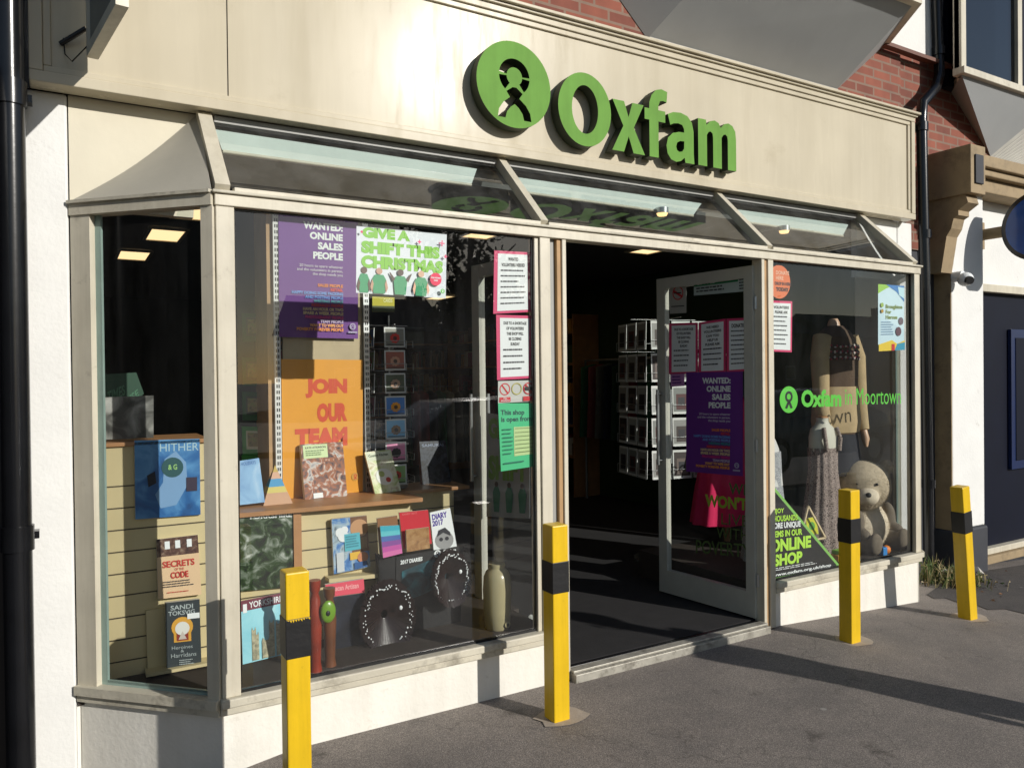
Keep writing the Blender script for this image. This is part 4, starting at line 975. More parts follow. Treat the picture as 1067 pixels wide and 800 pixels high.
card_spinner(at(416, 420, .875).x-.018, .98, .93, 7, 'revolving wire card spinner full of picture cards on the book window shelf', CC, .115, .126, 4, -94, .125, .902, ('picture greeting card held in the wire spinner on the book window shelf', 'picture cards in the book window spinner'))
q = pxp([(388, 309), (411, 310), (411, 325), (388, 325)], .9)
P_ = Panel(q, ink((196, 186, 30)), .004); P_.text('CARDS', .5, .1, .9, .35, ink((240, 240, 180)), .02); P_.rect(0, .6, 1, 1, ink((60, 70, 20)))
tag(P_.build('header_card'), 'yellow green header card above the book window spinner', 'sign')
WC = [((150, 150, 146), (70, 60, 56), ''), ((60, 50, 48), (110, 96, 90), ''), ((170, 174, 170), (60, 56, 56), ''), ((130, 134, 130), (90, 50, 50), '')]
card_spinner(at(692, 400, 1.6).x, 1.60, .72, 5, 'tall wire spinner of white greeting cards just inside the doorway', WC, .30, .245, 4, -104, .165, .0, ('white greeting card held in the tall wire spinner inside the doorway', 'white cards in the doorway spinner'), 3)
# green card display on the left behind the book window
gd = empty('card_display', (.16, 1.25, .9), 'dark green display of carded gifts at the left of the book window', 'card rack')
P_ = Panel(pxp([(247, 322), (281, 324), (284, 492), (248, 497)], 1.2), ink((20, 40, 24)), .02)
GL = ink((44, 150, 50)); 
P_.build('back_board', gd)
for i, v in enumerate((326, 372, 408, 444, 474)):
    P_ = Panel(pxp([(252, v), (279, v+1), (280, v+30), (253, v+30)], 1.18), ink((30, 96, 40)) if i < 3 else GL, .006)
    P_.rect(.15, .15, .85, .80, ink((220, 222, 190) if i > 2 else (70, 80, 60))); P_.rect(.2, .22, .8, .7, art('animal_print', [(120, 160, 60), (170, 150, 90), (60, 90, 40)], 30))
    tag(P_.build('gift_card'), ('dim green gift card, topmost of the column in the card display', 'dim green gift card, second from the top of the display column', 'dim green gift card in the middle of the display column', 'bright green gift card above the lowest one', 'bright green gift card, lowest of the display column')[i], 'card')

# --- side window items
book([(140, 459), (208, 457), (209, 536), (141, 541)], YU-.03, 'book', 'large blue diving book hung on the slatwall in the side window', art('diver_print', [(24, 60, 110), (40, 100, 160), (90, 150, 200), (40, 110, 170)], 6), .02,
     lambda P: (P.text('HITHER', .38, .05, .98, .15, ink((170, 200, 210)), .0), P.shape([(.45, .25), (.62, .15), (.78, .3), (.80, .6), (.62, .85), (.38, .88), (.30, .7), (.42, .55)], ink((120, 160, 200))), P.circ(.57, .36, .13, ink((30, 80, 84))),
                P.shape([(.18, .45), (.3, .4), (.32, .55), (.2, .6)], ink((14, 20, 34))), P.shape([(.78, .5), (.95, .5), (.95, .68), (.78, .68)], ink((50, 40, 60))), P.text('& G', .5, .32, .64, .39, ink((150, 200, 120)), .03)))
def d_se(P):
    P.rect(0, 0, 1, .30, art('supper_print', [(40, 24, 24), (90, 60, 50), (150, 130, 110)], 40)); 
    for u in (.25, .5, .78): P.rect(u-.06, .05, u+.06, .18, WHITE)
    c_ = ink((190, 50, 40)); P.text('SECRETS', .12, .38, .88, .49, c_, .03); P.text('OF THE', .4, .51, .62, .55, c_, .01); P.text('CODE', .3, .57, .72, .68, c_, .03); P.lines(.1, .72, .9, .84, 3, DK, .4); P.lines(.2, .9, .8, .93, 1, c_)
book([(163, 562), (206, 557), (210, 619), (165, 624)], YU-.05, 'book', 'cream paperback about code secrets in the side window', ink((222, 190, 150)), .03, d_se, lean=.02)
def d_sa(P):
    W_ = ink((170, 180, 180)); P.text('SANDI', .15, .05, .8, .12, W_, .02); P.text('TOKSVIG', .08, .135, .85, .20, W_, .02); P.rect(.22, .38, .72, .60, ink((214, 160, 60))); P.circ(.47, .38, .15, ink((214, 160, 60)))
    P.rect(.30, .42, .64, .58, ink((140, 50, 40))); P.circ(.47, .40, .10, ink((222, 222, 214))); P.shape([(.35, .56), (.47, .44), (.59, .56)], ink((200, 190, 180))); P.rect(.62, .19, .98, .27, WHITE)
    P.text('Heroines', .15, .65, .75, .70, W_, 0); P.text('&', .4, .71, .5, .75, W_, 0); P.text('Harridans', .12, .76, .85, .82, W_, 0); P.lines(.35, .86, .8, .95, 3, W_, .4)
book([(172, 628), (208, 624), (210, 694), (174, 698)], YU-.07, 'book', 'dark slate paperback with an arched portrait in the side window', ink((48, 56, 60)), .02, d_sa)
q = pxp([(152, 636), (172, 633), (174, 700), (154, 704)], YU-.03)
tag(MB().prism(q, (0, .02, 0), M_slat).build('book_stand'), 'cream slatted block behind the slate paperback', 'stand')
for i, (y0_, lab) in enumerate(((0, 'upper narrow cream shelf in the side window below the diving book'), (1, 'lower narrow cream shelf under the slate paperback'))):
    a_, b_ = ((150, 550), (212, 543)) if i == 0 else ((152, 707), (212, 697))
    a_ = at(*a_, YU-.08); b_ = at(*b_, YU-.08); zz = (a_.z+b_.z)/2 if i == 0 else .215
    if i == 0: continue
    tag(MB().box(a_.x, b_.x+.1, YU-.10, YU-.003, zz-.006, zz+.008, M_slat).build('narrow_shelf'), lab, 'shelf')
book([(108, 414), (160, 412), (160, 456), (110, 458)], .66, 'print', 'black and white railway photograph standing on the shelf in the side window', art('bw_print', [(20, 20, 20), (70, 70, 66), (150, 150, 144), (210, 210, 204)], 9, 8), .01, cat='picture')
book([(108, 390), (142, 388), (150, 410), (108, 455)], .80, 'book', 'dark green book behind the railway photograph', ink((30, 70, 50)), .03, lambda P: P.text('TIMES\nCONCISE', .1, .3, .9, .9, ink((70, 120, 90)), .02))

# ================================================================== CLOTHES WINDOW DISPLAY
# orange sticker and notice
P_ = Panel(pxp([(798, 276), (828, 278), (828, 313), (798, 311)], .046), G_door, .001); P_.v = []; P_.f = []; P_.m = []; P_.sm = []; P_.mats = []
P_.circ(.45, .48, .5, ink((222, 110, 50)), 28); P_.text('DONATE\nHERE', .34, .15, .8, .42, ink((240, 190, 160)), .02); P_.text('DROP IN HERE', .30, .48, .86, .58, ink((90, 30, 20)), .04); P_.text('TODAY', .34, .64, .78, .76, ink((60, 20, 16)), .05)
tag(P_.build('sticker'), 'round orange sticker at the top corner of the clothes window', 'sticker')
notice([(801, 313), (825.5, 314), (825, 367), (801, 366)], .05, head='VOLUNTEERS\nPLEASE ASK', label='pink edged notice under the orange sticker on the clothes window')
P_ = Panel(pxp([(915, 296), (942, 298), (942, 364.5), (915, 366)], .046), ink((200, 226, 236)), .001)
P_.shape([(0, 0), (.6, 0), (.3, .06), (0, .14)], ink((150, 200, 60))); P_.shape([(.3, 0), (.7, .1), (1, .25), (1, 0)], ink((40, 120, 190))); P_.shape([(.75, .02), (1, .03), (1, .2), (.8, .15)], ink((190, 226, 236))); P_.text('Broughton\nFor\nHeroes', .28, .30, .92, .52, ink((120, 140, 60)), .03); P_.lines(.1, .56, .6, .78, 6, ink((120, 150, 180)), .35)
P_.circ(.86, .55, .06, ink((90, 70, 90))); P_.circ(.76, .71, .07, ink((100, 70, 80))); P_.shape([(0, 1), (0, .9), (.5, .84), (.7, .9), (1, .85), (1, 1)], ink((230, 200, 60))); P_.shape([(.6, 1), (.7, .9), (1, .88), (1, 1)], ink((50, 150, 180))); P_.rect(.48, .9, .6, 1, RED)
P_.circ(.12, .31, .035, ink((150, 180, 70))); P_.circ(.12, .40, .03, ink((190, 150, 70)))
tag(P_.build('poster'), 'pale blue charity poster with yellow waves high on the clothes window', 'poster')
# vinyl shop name on glass
P_ = Panel(pxp([(811, 403), (940, 402), (940, 428), (811, 431)], .044), G_door, .0005); P_.v = []; P_.f = []; P_.m = []; P_.sm = []; P_.mats = []
VG = ink((92, 200, 60)); emblem(P_, .075, .48, .50, VG, BLACK); P_.text('Oxfam', .165, .12, .475, .78, VG, .045); P_.text('in Moortown', .505, .08, .985, .72, VG, .0)
tag(P_.build('vinyl_shop_name'), 'green vinyl shop name with round emblem across the clothes window', 'vinyl lettering')
# triangular online shop poster
c = pxp([(799, 503), (876, 592), (799, 610)], .048)
P_ = Panel(pxp([(799, 500), (875, 500), (875, 592.5), (799, 607.5)], .05), BLACK, .0005); P_.v = []; P_.f = []; P_.m = []; P_.sm = []; P_.mats = []
P_.shape([(0, .02), (0, 1), (1, 1)], BLACK); P_.shape([(0, .02), (1, 1), (1, .96), (.02, .0)], ink((130, 190, 90))); P_.shape([(0, .96), (0, 1.03), (1, 1.03), (1, .96)], ink((110, 190, 50)))
LM = ink((176, 226, 70)); P_.text('ENJOY', .04, .28, .22, .34, LM, .03); P_.text('THOUSANDS', .04, .35, .40, .41, LM, .03); P_.text('MORE UNIQUE', .04, .42, .44, .49, WHITE, .04); P_.text('ITEMS IN OUR', .04, .50, .46, .565, LM, .04)
P_.text('ONLINE', .04, .58, .58, .71, LM, .05); P_.text('SHOP', .08, .73, .46, .85, LM, .05); P_.lines(.1, .865, .66, .90, 2, WHITE, .35); P_.text('www.oxfam.org.uk/shop', .06, .915, .86, .955, WHITE, .03)
tag(P_.build('poster'), 'black triangular online shop poster low on the clothes window', 'poster')
# adult mannequin with brown jacket
def pt(px, py, Y): return at(px, py, Y)
Ym = .50
nk = pt(872, 322, Ym); sh = pt(868, 345, Ym); ws = pt(873, 432, Ym); hp = pt(875, 470, Ym); fl = .2
mq = empty('mannequin', (ws.x, Ym, .2), 'headless adult mannequin in a brown jacket and dark skirt in the clothes window', 'mannequin')
Msk = paint('mannequin_skin', (196, 160, 130), .4, .05); Mjk = paint('brown_knit', (84, 66, 50), .9, .2, 10, .5, 80); Mtan = paint('tan_cloth', (176, 154, 116), .85, .15, 10, .3, 60); Mdk = paint('dark_skirt_cloth', (26, 28, 36), .85, .2, 8, .2, 50)
cx = ws.x-.03
zs = sh.z
m = MB(); m.body([(cx-.01, Ym, z, rx, ry) for z, rx, ry in ((zs-.05, .08, .06), (zs+.02, .055, .05), (zs+.07, .042, .042), (zs+.095, .030, .030))], Msk, 16); m.build('neck', mq)
zl = ws.z; H_ = zs-zl
m = MB(); m.body([(cx, Ym, zl+H_*t_, rx, ry) for t_, rx, ry in ((-.22, .20, .14), (-.08, .215, .15), (.1, .20, .145), (.3, .19, .14), (.5, .20, .14), (.75, .215, .135), (.9, .195, .115), (1.0, .13, .09), (1.06, .07, .06))], Mjk, 48, True, .018, 7); m.build('jacket', mq)
for sx in (-1, 1):
    m = MB(); m.tube([(cx+sx*.155, Ym-.01, zs-.05), (cx+sx*.215, Ym-.03, zs-.20), (cx+sx*.225, Ym-.05, zl+.05), (cx+sx*.215, Ym-.09, zl-.12)], [.072, .068, .056, .042], Mtan, 12); m.build('sleeve', mq)
    m = MB(); m.tube([(cx+sx*.215, Ym-.09, zl-.12), (cx+sx*.21, Ym-.11, zl-.19), (cx+sx*.205, Ym-.12, zl-.25)], [.026, .03, .012], Msk, 10); m.build('hand', mq)
m = MB(); m.body([(cx, Ym, zl-.03+(-.42)*t_, rx, ry) for t_, rx, ry in ((0, .15, .11), (.3, .19, .14), (.7, .21, .16), (1, .22, .17))], Mdk, 40, True, .03, 9); m.build('skirt', mq)
m = MB(); m.body([(cx, Ym-.003, zl+H_*t_, rx, ry) for t_, rx, ry in ((-.20, .206, .145), (-.08, .219, .154), (.1, .204, .149), (.34, .196, .145))], Mtan, 48, False, .022, 7); m.build('belt_band', mq)
m = MB(); m.tube([(cx, Ym, .2), (cx, Ym, zl-.3)], .014, M_alu, 8); m.tube([(cx, Ym, .2), (cx, Ym, .215)], .14, M_alu, 20); m.build('stand', mq)
m = MB()
for k in range(126): a = R(180+(k % 42)*4.4); m.ball((cx+(.214-.004*(k//42))*math.cos(a), Ym+.142*math.sin(a), zs-.21+.045*(k//42)+.008*math.sin(k*1.9)), (random.uniform(.008, .014), .006, random.uniform(.006, .012)), ink(((150, 40, 60), (60, 40, 50), (200, 190, 180))[k % 3]), 8, 5)
m.build('yoke_pattern', mq)
# child mannequin with patterned dress
Yc = .40
nk = pt(857, 438, Yc); cx2 = nk.x
cm = empty('child_mannequin', (cx2, Yc, .2), 'small cream headless mannequin in a patterned dress with tassels', 'mannequin')
Mcr = paint('cream_jersey', (198, 196, 180), .6, .05)
zn = nk.z; mpat = art('speckle_cloth', [(40, 30, 30), (70, 54, 50), (176, 160, 150), (60, 44, 44), (200, 186, 176)], 110, 2, 0, .8)
m = MB(); m.body([(cx2, Yc, zn+dz, rx, ry) for dz, rx, ry in ((-.30, .10, .08), (-.22, .115, .085), (-.12, .12, .08), (-.06, .105, .07), (-.03, .06, .05), (0, .042, .042), (.02, .044, .044))], Mcr, 20); m.build('torso', cm)
m = MB(); m.body([(cx2, Yc, zn+.02, .044, .044), (cx2, Yc, zn+.032, .034, .034)], M_timber, 16); m.build('neck_cap', cm)
m = MB(); zt2_ = zn-.20
m.body([(cx2, Yc, zt2_+(.21-zt2_)*t_, rx, ry) for t_, rx, ry in ((0, .118, .09), (.2, .115, .09), (.35, .13, .10), (.6, .16, .12), (.85, .185, .14), (.97, .195, .15))], mpat, 72, True, .045, 13); m.build('dress', cm)
m = MB()
for sx in (-1, 1): m.tube([(cx2+sx*.07, Yc-.065, zn-.05), (cx2+sx*.085, Yc-.088, zn-.13), (cx2+sx*.07, Yc-.09, zn-.22)], .016, mpat, 6)
m.build('strap', cm)
# patterned dress partly hidden at the left edge
g_ = at(797, 445, .45)
hd = empty('dress_form', (g_.x-.02, .45, .2), 'white dress form in a black and white zigzag dress beside the open door', 'mannequin')
m = MB(); zz = at(806, 458, .45).z; m.body([(g_.x, .45, zz-dz, rx, ry) for dz, rx, ry in ((.32, .14, .1), (.2, .125, .09), (.06, .11, .08), (.0, .085, .06), (-.05, .05, .045))], ink((206, 206, 202)), 18); m.build('form', hd)
m = MB(); m.body([(g_.x, .45, zz-.08+(.22-zz+.08)*t_, rx, ry) for t_, rx, ry in ((0, .122, .09), (.3, .13, .10), (.7, .17, .13), (.97, .19, .15))], art('zigzag_cloth', [(20, 22, 26), (210, 214, 216), (30, 32, 40), (190, 194, 200)], 90, 1, 2.5, .8), 48, True, .04, 9); m.build('dress', hd)
# teddy bear
def remesh(o, vox=.012, sm=6):
    r = o.modifiers.new('remesh', 'REMESH'); r.mode = 'VOXEL'; r.voxel_size = vox; r.use_smooth_shade = True
    s = o.modifiers.new('smooth', 'SMOOTH'); s.factor = .8; s.iterations = sm
Yb = .34
hb = at(899, 505, Yb); bb = at(918, 560, Yb)
tb = empty('teddy_bear', (hb.x+.05, Yb, .2), 'big grey brown teddy bear with a cream muzzle slumped in the clothes window', 'teddy bear')
Mfur = paint('grey_plush', (190, 175, 150), .95, .18, 25, .9, 160); Mfur2 = paint('cream_plush', (220, 206, 182), .95, .12, 25, .9, 160); Mfd = paint('dark_plush', (112, 102, 88), .95, .15, 25, .9, 160)
m = MB(); s_r = Vector((.69, -.72, 0)); f_ = Vector((-.72, -.69, 0))
hc = Vector((hb.x, Yb, hb.z)); bc = Vector((hb.x+.10, Yb+.05, .20+.17))
m.ball(hc, (.215, .19, .19), Mfur, 24, 16); m.ball(hc+s_r*.165+Vector((0, 0, .14)), (.05, .045, .055), Mfur); m.ball(hc-s_r*.165+Vector((0, 0, .14)), (.05, .045, .055), Mfur); m.ball(hc+f_*.11+Vector((0, 0, -.04)), (.11, .11, .10), Mfur)
o = m.build('head', tb); remesh(o, .011)
m = MB(); m.ball(bc, (.20, .15, .19), Mfur2, 24, 16); m.ball(bc+Vector((-.02, 0, .12)), (.15, .12, .12), Mfur2)
o = m.build('torso', tb); remesh(o, .012)
for dx in (-1, 1):
    m = MB(); m.ball(bc+Vector((.16*dx, -.10, -.10)), (.085, .13, .075), Mfd, 18, 12); m.ball(bc+Vector((.17*dx, -.20, -.085)), (.07, .04, .085), Mfd, 18, 12); o = m.build('leg', tb); remesh(o, .011)
    m = MB(); m.ball(bc+Vector((.19*dx, -.05, .06)), (.055, .07, .12), Mfd, 16, 12); m.ball(bc+Vector((.20*dx, -.11, -.03)), (.05, .07, .055), Mfd, 16, 12); o = m.build('arm', tb); remesh(o, .010)
vd = Vector((-.30, -.95, -.05)).normalized()
f_ = Vector((-.72, -.69, 0)); s2 = Vector((.69, -.72, 0)); mz = hc+f_*.175+Vector((0, 0, -.06)); m = MB(); m.ball(mz, (.085, .085, .07), Mfur2, 18, 12); m.build('muzzle', tb)
m = MB(); m.ball(mz+f_*.07+Vector((0, 0, .018)), (.022, .022, .02), BLACK, 12, 8); m.build('nose', tb)
def fur(parts, name):
    m = MB()
    for c_, rr, mm, cnt in parts:
        for k in range(cnt):
            v = Vector((random.gauss(0, 1), random.gauss(0, 1), random.gauss(0, 1))).normalized(); p = c_+Vector((v.x*rr[0], v.y*rr[1], v.z*rr[2]))*.97
            nn = Vector((v.x/rr[0], v.y/rr[1], v.z/rr[2])).normalized(); t_ = nn.cross(Vector((random.gauss(0, 1), random.gauss(0, 1), random.gauss(0, 1)))).normalized()
            m.poly([p-t_*.0013, p+t_*.0013, p+nn*random.uniform(.008, .014)+Vector((random.uniform(-.006, .006), random.uniform(-.006, .006), -.006))], mm)
    m.build(name, tb)
fur([(hc, (.215, .19, .19), Mfur, 15000), (hc+s_r*.165+Vector((0, 0, .14)), (.05, .045, .055), Mfur, 1500), (bc, (.20, .15, .19), Mfur2, 10000), (bc+Vector((-.02, 0, .12)), (.15, .12, .12), Mfur2, 4000)], 'fur')
for dx in (-1, 1): m = MB(); m.ball(hc+f_*.186+s2*.068*dx+Vector((0, 0, .03)), .011, BLACK, 10, 6); m.build('eye', tb)
# toys
tt = empty('toy_train', (at(885, 575, .2).x, .2, .2), 'bright plastic toy truck with red and blue wheels on the clothes window floor', 'toy')
bx = at(886, 575, .2).x
m = MB(); m.box(bx-.20, bx+.04, .15, .22, .225, .27, ink((226, 160, 40))); m.box(bx-.19, bx-.10, .155, .215, .271, .30, ink((130, 190, 60))); m.build('truck_bed', tt, .006)
for i, dx in enumerate((-.17, -.11, -.04, .02)): m = MB(); m.tube([(bx+dx, .145, .222), (bx+dx, .165, .222)], .022, ink(((200, 40, 60), (60, 140, 190))[i % 2]), 14); m.build('wheel', tt)
b2 = at(921, 571, .18)
ty = empty('toy_rattle', (b2.x, .18, .2), 'orange and blue plastic toy at the foot of the teddy bear', 'toy')
m = MB(); m.ball((b2.x+.03, .18, .235), (.04, .03, .033), ink((232, 130, 40)), 14, 10); m.build('ball_end', ty); m = MB(); m.box(b2.x-.05, b2.x, .15, .20, .201, .262, ink((40, 130, 200))); m.build('block_end', ty, .006)
# triangular wooden frame and picture card
a_, b_, c_ = at(842, 527, .26), at(833, 565, .26), at(860, 560, .26)
m = MB(); Mw = paint('pale_wood', (206, 186, 150), .6)
for p, q in ((a_, b_), (b_, c_), (c_, a_)): m.bar(p, q, .012, .012, Mw, (0, 1, 0))
tag(m.build('triangle_frame'), 'pale wooden triangle frame propped beside the black poster', 'frame')
book([(840, 540), (850, 538), (853, 556), (841, 557)], .30, 'picture_card', 'small lime and yellow card inside the wooden triangle', ink((200, 200, 50)), .006, lambda P: P.circ(.5, .5, .25, ink((90, 160, 60))), cat='card')

# ================================================================== DEEPER IN THE SHOP
# pink dress on a wooden stand
px_ = at(752, 590, 1.05).x
b_ = atz(752, 592, 0.0); sx_, sy_ = 3.93, 1.15
b_ = at(757, 480, 1.15); sx_ = b_.x
st = empty('dress_stand', (sx_, 1.15, 0), 'bright pink dress on a wooden dress stand seen through the open door', 'dress stand')
zh = at(753, 543, 1.15).z; zc = at(753, 400, 1.15).z
Mpk = paint('pink_cloth', (226, 36, 96), .8, .12, 8, .2, 40)
m = MB(); m.body([(sx_, 1.15, zc+(zh-zc)*t_, rx, ry) for t_, rx, ry in ((0, .05, .04), (.06, .15, .08), (.14, .17, .11), (.38, .18, .13), (.55, .23, .16), (.8, .29, .2), (1, .33, .22))], Mpk, 64, True, .06, 11); m.build('dress', st)
m = MB(); m.tube([(sx_, 1.15, 0.03), (sx_, 1.15, zh+.1)], [.022, .03], M_timber, 12); m.ball((sx_, 1.15, zh-.11), (.03, .03, .05), M_timber, 12, 8); m.build('pole', st)
m = MB(); m.tube([(sx_, 1.15, 0), (sx_, 1.15, .03), (sx_, 1.15, .05)], [.17, .17, .10], M_timber, 24); m.build('base', st)
# clothes rail along the green wall
cr = empty('clothes_rail', (5.15, 3.2, 0), 'chrome clothes rail by the green wall inside the shop', 'clothes rail')
m = MB(); m.tube([(5.1, 2.0, 0), (5.1, 2.0, 1.75), (5.1, 4.6, 1.75), (5.1, 4.6, 0)], .016, M_alu, 8); m.build('rail', cr)
cols = [(40, 60, 50), (110, 30, 40), (150, 150, 140), (30, 60, 40), (24, 28, 44), (90, 90, 84), (120, 60, 60), (40, 90, 60)]
gl_ = ['dark green', 'maroon', 'pale grey', 'bottle green', 'navy', 'mid grey', 'dusty red', 'leaf green']
for k in range(16):
    y = 2.1+k*.155; c_ = cols[k % 8]; m = MB()
    mm = paint('garment_%d' % (k % 8), c_, .9, .2, 12, .3, 50)
    m.body([(5.1, y, 1.70-dz, rx, ry) for dz, rx, ry in ((0, .02, .02), (.04, .20, .03), (.3, .20, .045), (.9, .23, .05))], mm, 16)
    tag(m.build('hanging_garment'), 'garment on a hanger on the rail by the green wall', 'clothing', 'garments hanging on the rail by the green wall')
# second rail with darker clothes in the middle
cr = empty('clothes_rail', (3.2, 5.0, 0), 'low clothes rail in the dark middle of the shop', 'clothes rail')
m = MB(); m.tube([(2.6, 5.0, 0), (2.6, 5.0, 1.45), (4.2, 5.0, 1.45), (4.2, 5.0, 0)], .016, M_alu, 8); m.build('rail', cr)
for k in range(14):
    x = 2.68+k*.11; m = MB(); mm = paint('garment_%d' % ((k*3) % 8), cols[(k*3) % 8])
    m.body([(x, 5.0, 1.40-dz, ry, rx) for dz, rx, ry in ((0, .02, .02), (.04, .20, .03), (.3, .20, .04), (.85, .22, .045))], mm, 12)
    tag(m.build('hanging_garment'), 'garment on a hanger on the low rail in the middle of the shop', 'clothing', 'garments hanging on the low middle rail')
# back wall shelving with books
for j, (x0, x1) in enumerate(((1.2, 3.0), (3.1, 5.2))):
    bs = empty('bookcase', ((x0+x1)/2, 8.7, 0), ('dark bookcase against the back wall behind the doorway', 'dark bookcase in the back corner by the green wall')[j], 'bookcase')
    m = MB(); m.box(x0, x0+.03, 8.55, 8.98, 0, 2.2, M_timber); m.box(x1-.03, x1, 8.55, 8.98, 0, 2.2, M_timber); m.build('side_panel', bs)
    for s_ in range(6): m = MB(); m.box(x0+.031, x1-.031, 8.56, 8.98, .1+s_*.4, .13+s_*.4, M_timber); m.build('shelf', bs)
    m = MB()
    for s_ in range(5):
        x = x0+.04
        while x < x1-.08:
            w_ = random.uniform(.02, .05); h_ = random.uniform(.2, .3); m.box(x, x+w_-.002, 8.6+random.uniform(0, .03), 8.9, .131+s_*.4, .131+s_*.4+h_, ink(random.choice([(120, 30, 30), (30, 50, 90), (170, 160, 130), (40, 70, 50), (60, 40, 60), (150, 110, 60), (190, 190, 190)]))); x += w_
    o = m.build('packed_books'); tag(o, ('packed rows of old books in the bookcase behind the doorway', 'packed rows of old books in the bookcase by the green wall')[j], 'books', kind='stuff')
# wall shelving along the green wall, seen through the doorway
ws_ = empty('wall_shelving', (5.25, 6.4, 0), 'long wall shelving with mixed stock along the green wall deep in the shop', 'shelving')
for z in (.5, .9, 1.3, 1.7, 2.1): MB().box(5.0, 5.40, 4.75, 8.4, z, z+.025, M_timber).build('shelf', ws_)
for y in (4.72, 6.5, 8.41): MB().box(5.0, 5.40, y, y+.025, 0, 2.35, M_timber).build('upright', ws_)
m = MB()
for z in (.5, .9, 1.3, 1.7, 2.1):
    y = 4.78
    while y < 8.3:
        w_ = random.uniform(.05, .22); h_ = random.uniform(.1, .27)
        if random.random() < .8 and not (y < 6.55 and y+w_ > 6.48): m.box(5.04+random.uniform(0, .08), 5.36, y, y+w_*.9, z+.026, z+.026+h_, ink(random.choice([(170, 40, 36), (190, 180, 160), (60, 80, 120), (200, 150, 60), (90, 60, 50), (210, 210, 205), (60, 100, 70), (150, 70, 110)])))
        y += w_
tag(m.build('shelf_stock'), 'mixed boxes and books crowding the wall shelving by the green wall', 'stock', kind='stuff')
# ceiling light panels; those deeper in are added to fill the dim interior
E_panel = emis('light_panel', (255, 220, 165), 1.5)
LP = [atz(px, py, 2.735) for px, py in ((172, 246), (139, 267), (205, 222))]+[Vector((x, y, 2.735)) for x, y in ((2.4, 2.2), (4.2, 2.2), (2.4, 4.6), (4.2, 4.6), (2.4, 7), (4.2, 7))]
print('LP', LP)
for i, c in enumerate(LP):
    m = MB(); s_ = .12; m.box(c.x-s_, c.x+s_, c.y-s_*2.2, c.y+s_*2.2, 2.742, 2.748, E_panel)
    t = empty('ceiling_light', (c.x, c.y, 2.74), ('lit ceiling panel, middle one seen through the side window', 'lit ceiling panel, farthest one seen through the side window', 'lit ceiling panel nearest the corner post')[i] if i < 3 else 'added fill light panel on the ceiling deep inside the shop', 'ceiling light', 'added fill light panels over the shop floor' if i > 2 else None)
    m.build('diffuser', t); m = MB()
    for a in ((c.x-s_-.03, c.x-s_, c.y-s_*2.2-.03, c.y+s_*2.2+.03), (c.x+s_, c.x+s_+.03, c.y-s_*2.2-.03, c.y+s_*2.2+.03), (c.x-s_, c.x+s_, c.y-s_*2.2-.03, c.y-s_*2.2), (c.x-s_, c.x+s_, c.y+s_*2.2, c.y+s_*2.2+.03)): m.box(*a, 2.735, 2.755, M_frame)
    m.build('frame', t)
E_spot = emis('downlight_glow', (255, 206, 140), 2.2)
for i, (px, py) in enumerate(((690, 225), (817, 243))):
    c = at(px, py, .40); 
    t = empty('downlight', (c.x, .40, c.z), ('small warm downlight over the doorway', 'small warm downlight over the clothes window')[i], 'downlight')
    m = MB(); m.tube([(c.x, .4, c.z), (c.x, .4, c.z+.015)], [.028, .036], E_spot, 16); m.build('bulb', t); m = MB(); m.tube([(c.x, .4, c.z+.0155), (c.x, .4, c.z+.05)], .04, M_alu, 16); m.tube([(c.x, .4, c.z+.05), (c.x, .62, c.z+.05)], .008, M_alu, 6); m.build('fitting', t)

# ================================================================== WEEDS, LITTER
def weed_clump():
    m = MB(); Mg = [ink((84, 104, 48)), ink((126, 122, 70)), ink((66, 88, 40)), ink((160, 146, 104)), ink((150, 132, 92))]
    for k in range(420):
        x = random.gauss(5.62, .17); y = min(.42, random.gauss(.30, .12))-(.0 if x > 5.5 else .0); z0 = gz(x); h = random.uniform(.03, .16)*(1.6 if x < 5.6 else .8)
        a = random.uniform(0, 6.28); l = Vector((math.cos(a), math.sin(a), 0))*random.uniform(.02, .12); w_ = Vector((-math.sin(a), math.cos(a), 0))*random.uniform(.002, .006)
        p = Vector((x, y, z0)); mid = p+l*.5+Vector((0, 0, h*.7)); e = p+l+Vector((0, 0, h)); mm = random.choice(Mg)
        m.poly([p-w_, p+w_, mid+w_, mid-w_], mm); m.poly([mid-w_, mid+w_, e], mm)
        if random.random() < .5:
            for s_ in (-1, 1): q = mid+w_*s_*4; m.poly([mid, q+l*.3, q+Vector((0, 0, .012))+l*.2], mm)
    o = m.build('weeds'); tag(o, 'green and straw weeds growing at the foot of the downpipe', 'weeds', kind='stuff')
weed_clump()
for i, (px, py, s_, c_, lab) in enumerate(((985, 603, .05, (220, 224, 226), 'crumpled white paper litter by the downpipe weeds'), (1017, 594, .045, (196, 190, 180), 'flattened pale carton on the ground beyond the leaning bollard'), (1003, 615, .03, (226, 222, 216), 'small white scrap of litter behind the leaning bollard'))):
    p = atz(px, py, -.19); m = MB(); s_ *= 1.5; p.z = gz(p.x); pts = [p+Vector((random.uniform(-s_, s_), random.uniform(-s_, s_), random.uniform(0.0, s_*1.2))) for _ in range(9)]
    bm = bmesh.new(); [bm.verts.new(v) for v in pts]; bmesh.ops.convex_hull(bm, input=bm.verts)
    bm.verts.index_update(); m.mesh([v.co.copy() for v in bm.verts], [tuple(v.index for v in f.verts) for f in bm.faces], ink(c_)); bm.free(); tag(m.build('litter'), lab, 'litter')
# darker tarmac forecourt of the neighbouring shop
fp = [atz(x, y, -.17) for x, y in ((966, 622), (974, 627), (985, 625), (1000, 631), (1012, 630), (1030, 638), (1048, 636), (1085, 645), (1130, 560), (1035, 560), (975, 590))]
tag(MB().poly([(p.x, min(p.y, .44), gz(p.x)+.004) for p in fp], asphalt('dark_tarmac', (78, 74, 72))).build('tarmac_forecourt'), kind='structure')
